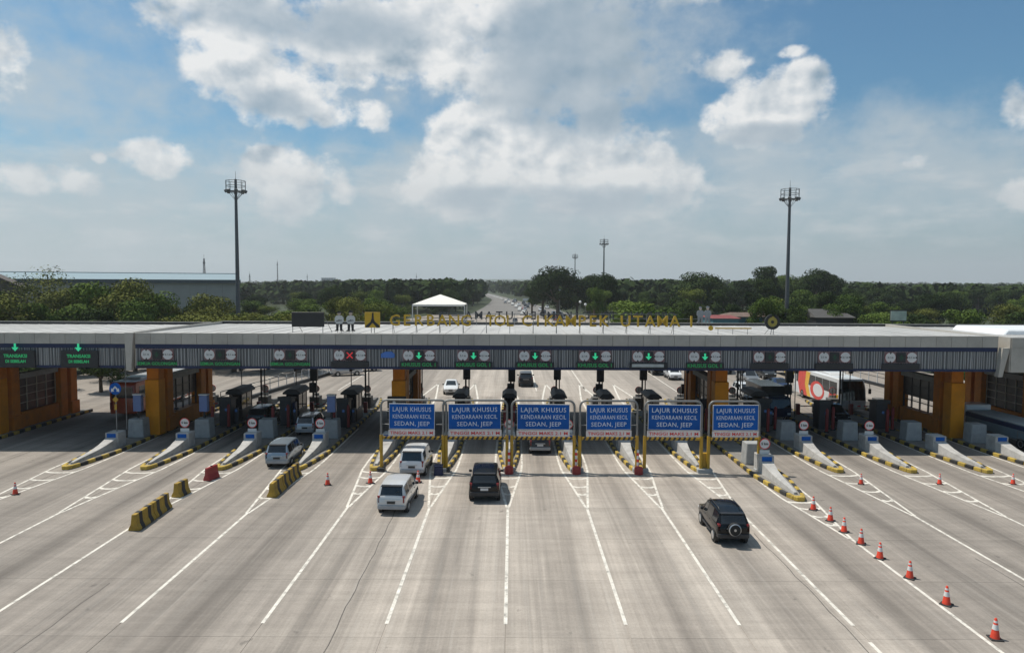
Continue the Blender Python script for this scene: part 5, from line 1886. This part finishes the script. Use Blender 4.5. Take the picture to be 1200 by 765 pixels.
part('beam', MB().box(-17, 14, -.4, .4, zg - .7, zg + .6).mesh('beam', m_signw), t)
for x in (-16.5, 13.5):
    part('post', MB().cyl((x, 0, 0), (x, 0, zg), .4, n=8).mesh('post', m_steel), t)

# ================================================================== railings beyond the gate
def railing(x, y0, y1, label, x2=None):
    t = thing('guard_railing', label, 'railing', (x, y0, 0), group='railings beyond the gate')
    x2 = x if x2 is None else x2
    n = int((y1 - y0) / 2.0)
    pm = MB().cyl((0, 0, 0), (0, 0, 1.35), .055, n=6).mesh('rail_post', m_signw)
    for k in range(n + 1):
        f = k / n
        part('rail_post', pm, t, ((x2 - x) * f, (y1 - y0) * f, .35))
    for z in (1.65, 1.15):
        part('rail', MB().cyl((0, 0, z), (x2 - x, y1 - y0, z), .045, n=6).mesh('rail', m_dark), t)
    part('plinth', MB().add([(-.2, 0, 0), (.2, 0, 0), (x2 - x + .2, y1 - y0, 0), (x2 - x - .2, y1 - y0, 0), (-.2, 0, .36), (.2, 0, .36), (x2 - x + .2, y1 - y0, .36), (x2 - x - .2, y1 - y0, .36)],
                            [(4, 5, 6, 7), (0, 1, 5, 4), (1, 2, 6, 5), (2, 3, 7, 6), (3, 0, 4, 7)]).mesh('plinth', m_dark), t)


railing(-30.2, 72, 118, 'long white-posted railing receding beyond the left lanes', -22.5)
railing(48.0, 74, 120, 'railing beyond the right-hand lanes', 46.0)
# ================================================================== vegetation
L_dark = leaf_mat('leaf_dark', (.008, .018, .006), (.048, .072, .020))
L_mid = leaf_mat('leaf_mid', (.024, .050, .010), (.118, .165, .034))
L_olive = leaf_mat('leaf_olive', (.046, .060, .011), (.155, .162, .038))


L_light = leaf_mat('leaf_light', (.050, .070, .014), (.125, .150, .032))


def crown_mesh(seed, h, r, lobes, n_leaf, leaf, m, sparse=False, base=.28):
    rg = np.random.default_rng(seed)
    cs, rs = [], []
    for k in range(lobes):
        a = rg.uniform(0, 2 * math.pi)
        zz = h * rg.uniform(base + .10, .84)
        spread = r * (1.0 - .55 * max(0, zz / h - .55) / .4) * (.35 + .65 * rg.random())
        cs.append((math.cos(a) * spread * .75, math.sin(a) * spread * .75, zz))
        rs.append(r * rg.uniform(.30, .50))
    cs.append((0, 0, h * .80))
    rs.append(r * .42)
    cs, rs = np.array(cs), np.array(rs)
    idx = rg.integers(0, len(cs), n_leaf)
    d = rg.normal(size=(n_leaf, 3))
    d /= np.linalg.norm(d, axis=1)[:, None]
    rad = rs[idx] * (rg.random(n_leaf) ** (.25 if not sparse else .5))
    P = cs[idx] + d * rad[:, None] * np.array([1, 1, .72])
    P[:, 2] = np.clip(P[:, 2], h * base * .55, None)
    nn = d + rg.normal(size=(n_leaf, 3)) * .38 + np.array([0, 0, .15])
    nn /= np.linalg.norm(nn, axis=1)[:, None]
    t1 = np.cross(nn, rg.normal(size=(n_leaf, 3)))
    t1 /= np.linalg.norm(t1, axis=1)[:, None] + 1e-9
    t2 = np.cross(nn, t1)
    s = leaf * rg.uniform(.55, 1.25, n_leaf)[:, None]
    bend = nn * s * .25
    V = np.stack([P - t1 * s, P - t2 * s * .55 + bend * .0, P + t1 * s - bend, P + t2 * s * .55], 1).reshape(-1, 3)
    fs = np.arange(4 * n_leaf).reshape(-1, 4)
    me = bpy.data.meshes.new('crown')
    me.from_pydata(V.tolist(), [], fs.tolist())
    me.materials.append(m)
    me.update()
    return me, cs, rs


def trunk_mesh(seed, h, cs, tr):
    m = MB()
    top = (0, 0, h * .62)
    m.cyl((0, 0, -.1), (.05 * h * .1, 0, h * .32), tr, tr * .75, n=7)
    m.cyl((.05 * h * .1, 0, h * .32), top, tr * .75, tr * .4, n=7)
    for c in cs[:7]:
        z0 = h * (.24 + .02 * (c[2] % 3))
        m.cyl((.0, 0, z0), tuple(c), tr * .42, tr * .10, n=5)
    return m.mesh('trunk', m_bark, smooth=60)


VAR = {}
for key, seed, h, r, lobes, nl, leaf, mm, sp_, base in (
        ('dark_a', 1, 10, 4.6, 13, 6500, .22, L_dark, False, .16), ('dark_b', 2, 10, 5.0, 15, 6500, .23, L_dark, False, .14),
        ('dark_c', 3, 10, 3.9, 11, 5500, .21, L_dark, False, .20), ('mid_a', 4, 10, 4.8, 14, 6500, .22, L_mid, False, .14),
        ('mid_b', 5, 10, 4.2, 12, 5600, .21, L_mid, False, .18), ('olive_a', 6, 10, 5.2, 14, 5600, .21, L_olive, False, .14),
        ('olive_b', 7, 10, 4.6, 12, 4800, .20, L_olive, True, .20), ('bare', 8, 10, 4.4, 12, 1500, .14, L_olive, True, .35),
        ('tall', 10, 10, 3.2, 9, 4200, .20, L_dark, False, .30), ('light', 12, 10, 4.8, 11, 4200, .21, L_light, True, .24),
        ('bush', 9, 10, 7.5, 16, 4000, .35, L_mid, False, .02)):
    cm_, cs_, rs_ = crown_mesh(seed, h, r, lobes, nl, leaf, mm, sp_, base)
    VAR[key] = (cm_, trunk_mesh(seed, h, cs_, .34 if key != 'bush' else .2))


def tree(key, X, Y, h, label, group=None, wide=1.0, name='tree'):
    s = h / 10.0
    t = thing(name, label, 'tree' if key != 'bush' else 'bush', (X, Y, -.03), rng.uniform(0, 6.28), group)
    t.scale = (s * wide, s * wide * rng.uniform(.85, 1.15), s)
    part('crown', VAR[key][0], t)
    part('trunk', VAR[key][1], t)


def interp(tab, x):
    for (a, ya), (b, yb) in zip(tab, tab[1:]):
        if a <= x <= b:
            return ya + (yb - ya) * (x - a) / (b - a)
    return tab[0][1] if x < tab[0][0] else tab[-1][1]


# skyline of the near woods as seen from the drone: (photo x, photo y of tree tops)
SKY_R = [(606, 336), (630, 326), (655, 315), (672, 319), (690, 326), (708, 323), (725, 338), (770, 340), (795, 332), (822, 322), (842, 330), (860, 336),
         (885, 324), (898, 316), (920, 322), (950, 322), (962, 318), (990, 324), (1010, 334), (1060, 339), (1120, 336), (1200, 336), (1290, 336)]
SKY_L = [(-90, 332), (0, 330), (60, 332), (100, 334), (150, 331), (185, 337), (210, 347), (290, 350), (330, 343), (380, 340), (420, 336), (460, 342), (490, 340), (520, 338), (560, 338), (590, 345)]
ORD2 = ORD + ['seventeenth', 'eighteenth', 'nineteenth', 'twentieth'] + ['twenty-' + w for w in ORD[1:10]] + ['thirtieth'] + ['thirty-' + w for w in ORD[1:10]] + ['fortieth'] + ['forty-' + w for w in ORD[1:10]]
rows = [(SKY_R, 275, 0, 8.5, (620, 1240), ['dark_a', 'dark_b', 'tall', 'dark_c', 'mid_a', 'tall'], 'tall tree, back row right of highway', 'back row of right woods'),
        (SKY_R, 205, 10, 7.2, (690, 1250), ['dark_b', 'mid_a', 'dark_a', 'mid_b', 'light', 'tall'], 'tree, middle row right of highway', 'middle row of right woods'),
        (SKY_R, 155, 21, 6.0, (780, 1270), ['dark_a', 'mid_b', 'dark_c', 'light', 'dark_b', 'mid_a', 'olive_b'], 'tree, front row behind right roof', 'front row of right woods'),
        (SKY_L, 235, 0, 7.5, (280, 530), ['mid_a', 'dark_a', 'light', 'mid_b', 'dark_b', 'tall'], 'green tree, back row left of highway', 'back row of left woods'),
        (SKY_L, 182, 7, 6.2, (262, 474), ['mid_b', 'mid_a', 'dark_a', 'light', 'dark_c'], 'tree, third row left of highway', 'third row of left woods'),
        (SKY_L, 130, 17, 5.0, (230, 478), ['mid_a', 'olive_a', 'mid_b', 'light'], 'bushy tree, row behind the black board', 'bushy row behind left roof'),
        (SKY_R, 128, 30, 5.0, (880, 1290), ['mid_a', 'dark_c', 'mid_b', 'dark_a'], 'bushy tree, nearest row behind right roof', 'nearest row of right woods'),
        (SKY_L, 150, 11, 6.0, (150, 500), ['mid_b', 'light', 'mid_a', 'olive_b', 'dark_c'], 'tree, middle row behind left roof', 'middle row of left woods'),
        (SKY_L, 118, 2, 5.2, (-90, 260), ['olive_a', 'olive_b', 'olive_a', 'mid_b'], 'olive tree before the warehouse', 'olive trees before the warehouse'),
        (SKY_L, 100, 22, 4.6, (-120, 480), ['mid_b', 'olive_a', 'light', 'mid_a', 'dark_c'], 'low tree behind left canopy roof', 'low trees behind left roof')]
for tab, Y, dy, step, (xa, xb), keys, lab, grp in rows:
    x0, x1 = at(xa, 350, Y).x, at(xb, 350, Y).x
    x = x0
    made = []
    while x < x1:
        Yj = Y + rng.uniform(-.07, .07) * Y
        X = x + rng.uniform(-.3, .3) * step
        px = CX + X / Yj * F
        py = interp(tab, px) + dy + rng.uniform(-5, 8)
        h = at(px, py, Yj).z
        if not (-30 < X < 40 and Yj < 130) and not (476 < px < 556 and Yj < 262):
            made.append((X / Yj, rng.choice(keys), X, Yj, max(h, 4.5) * 1.06, rng.uniform(.82, 1.12) * (1.0 if h > 9 else 1.25)))
        x += step * rng.uniform(.75, 1.25)
    made.sort()
    for k, (_, key, X, Yj, hh, wd) in enumerate(made):
        tree(key, X, Yj, hh, '%s, %s of its row from the left' % (lab, ORD2[k + 1]), grp, wd)
# trees lining the left verge of the far highway
for k in range(12):
    Yv = 262 + 19 * k
    tree(('dark_a', 'dark_b', 'mid_a', 'dark_c')[k % 4], hwy_c(Yv) - hwy_w(Yv) - 9 + 2 * math.sin(k * 2.1), Yv, 9 + 2.5 * math.sin(k * 1.7), 'dark tree lining the left verge of the highway, %s from the camera' % ORD[k + 1], 'trees on the left highway verge', 1.0)
for k in range(12):
    Yv = 300 + 21 * k
    tree(('dark_b', 'mid_b', 'dark_a', 'dark_c')[k % 4], hwy_c(Yv) + hwy_w(Yv) + 9 + 2 * math.sin(k * 1.3), Yv, 10 + 2.5 * math.sin(k * 2.3), 'dark tree lining the right verge of the highway, %s from the camera' % ORD[k + 1], 'trees on the right highway verge', 1.0)
# landmark trees
for key, px, py, Y, wide, lab in (
        ('dark_b', 654, 312, 265, 1.15, 'tall domed dark tree on the hill right of the highway'),
        ('dark_a', 708, 321, 225, .72, 'round dark tree at the foot of the middle-distance mast'),
        ('dark_b', 822, 319, 235, 1.15, 'big round dark tree right of the roof lettering'),
        ('dark_c', 897, 311, 250, .9, 'tallest ragged dark tree left of the pale mast'),
        ('dark_a', 962, 316, 245, 1.0, 'tall dark tree just right of the pale mast'),
        ('bare', 62, 313, 150, 1.2, 'thin-leaved bare-branched tree in front of the brown hall'),
        ('bare', 30, 322, 140, 1.3, 'sparse tree with leaning branches at the far left'),
        ('olive_a', 140, 346, 112, 1.3, 'wide olive tree with forked trunk before the warehouse'),
        ('mid_a', 735, 352, 130, 1.5, 'flat-topped light green tree behind UTAMA lettering'),
        ('mid_b', 765, 362, 120, 1.6, 'low spreading tree behind the end of the lettering')):
    p = at(px, py, Y)
    tree(key, p.x, Y, p.z * 1.07, lab, None, wide)
# shrubs behind the gate
for k, (x, y, h, key, lab) in enumerate((
        (-48.5, 82, 5.5, 'dark_a', 'dark leafy tree beyond the left wing, nearest the pylon'), (-52, 92, 6.5, 'dark_b', 'dark leafy tree beyond the left wing, in the middle'), (-47, 98, 5.5, 'mid_a', 'green tree above the red coach'), (-56, 84, 6.5, 'dark_c', 'dark leafy tree beyond the left wing, farthest out'),
        (-50, 74, 4.6, 'dark_a', 'low dark tree right behind the left wing'), (-44, 108, 6.0, 'mid_b', 'green roadside tree beyond the red coach'), (-61, 96, 7, 'dark_a', 'tall dark tree at the extreme left beyond the wing'),
        (57, 88, 5.2, 'mid_a', 'bright green tree seen between the right pylons'), (52.5, 84, 3.6, 'mid_b', 'small bright shrubby tree between the right pylons'), (61, 84, 6, 'dark_b', 'dark tree behind the right wing'), (66, 90, 7, 'dark_a', 'tall dark tree at the extreme right behind the wing'), (56, 100, 6, 'mid_a', 'green tree above the white coach'), (51, 112, 5.5, 'mid_b', 'green tree beyond the yellow truck'), (63, 104, 7, 'dark_c', 'dark slender tree behind the right wing'))):
    tree(key, x, y, h, lab, None, 1.25)


# distant woods reaching the horizon: countless, one mass
def woods(name, label, pts, seed):
    rg = np.random.default_rng(seed)
    V, Fc = [], []
    o = 0
    for (X, Y, h, r) in pts:
        n = 40
        d = rg.normal(size=(n, 3))
        d /= np.linalg.norm(d, axis=1)[:, None]
        P = np.array([X, Y, h - r * .8]) + d * np.array([r, r, r * .8]) * rg.uniform(.75, 1.05, n)[:, None]
        nn = d + rg.normal(size=(n, 3)) * .35
        nn /= np.linalg.norm(nn, axis=1)[:, None]
        t1 = np.cross(nn, rg.normal(size=(n, 3)))
        t1 /= np.linalg.norm(t1, axis=1)[:, None] + 1e-9
        t2 = np.cross(nn, t1)
        s = r * rg.uniform(.2, .4, n)[:, None]
        q = np.stack([P - t1 * s, P - t2 * s * .8, P + t1 * s, P + t2 * s * .8], 1).reshape(-1, 3)
        V.append(q)
        Fc.append(np.arange(4 * n).reshape(-1, 4) + o)
        o += 4 * n
    me = bpy.data.meshes.new(name)
    me.from_pydata(np.concatenate(V).tolist(), [], np.concatenate(Fc).tolist())
    me.materials.append(L_dark)
    me.update()
    ob = link(name, me)
    tag(ob, label, 'woods', kind='stuff')


def scatter(n, ya, yb, seed, hr):
    rg = random.Random(seed)
    out = []
    while len(out) < n:
        Y = ya * (yb / ya) ** rg.random()
        X = rg.uniform(-.85, .85) * Y
        c = hwy_c(Y)
        if Y < 1300 and abs(X - c) < hwy_w(Y) + 6:
            continue
        if X < -80 and Y < 380:
            continue
        roll = 3.0 * math.sin(X * .0045 + 1.0) + 2.4 * math.sin(X * .011 + Y * .004)
        h = rg.uniform(*hr) + roll * (Y / 900.0) ** .6
        out.append((X, Y, max(5, h), rg.uniform(3.4, 5.6) * (1 + Y / 2600)))
    return out


woods('near_woods', 'dark woods filling the ground between the tree rows and the horizon', scatter(3600, 290, 900, 5, (7.5, 13)), 21)
woods('far_woods', 'blue-green far woods along the horizon', scatter(5200, 900, 4200, 6, (9, 16)), 22)
hv, hf = [], []
nx = 120
for k in range(nx + 1):
    X = -5200 + 10400 * k / nx
    z = 26 + 12 * math.sin(X * .0012 + .6) + 8 * math.sin(X * .0031 + 2) + (16 if X > 1500 else 0) * min(1, (X - 1500) / 1500 if X > 1500 else 0)
    hv += [(X, 4300, -1), (X, 4600, z), (X, 5600, -1)]
for k in range(nx):
    for j in range(2):
        hf.append((3 * k + j, 3 * k + 3 + j, 3 * k + 4 + j, 3 * k + 1 + j))
structure('hills', MB().add(hv, hf).mesh('hills', mat('hill_green', (.035, .055, .028), .95, var=.4, scale=.01), smooth=60))

# ================================================================== haze
hz = bpy.data.materials.new('haze_air')
hz.use_nodes = True
hz.node_tree.nodes.clear()
vo = hz.node_tree.nodes.new('ShaderNodeVolumePrincipled')
vo.inputs['Color'].default_value = (.93, .965, .99, 1)
vo.inputs['Density'].default_value = HAZE
vo.inputs['Anisotropy'].default_value = .25
om = hz.node_tree.nodes.new('ShaderNodeOutputMaterial')
hz.node_tree.links.new(vo.outputs[0], om.inputs['Volume'])
if HAZE > 0:
    ob = link('haze', MB().box(-6500, 6500, -600, 5800, -1.2, 190).mesh('haze', hz))
    tag(ob, 'thin pale haze over the whole plain', 'haze', kind='stuff')
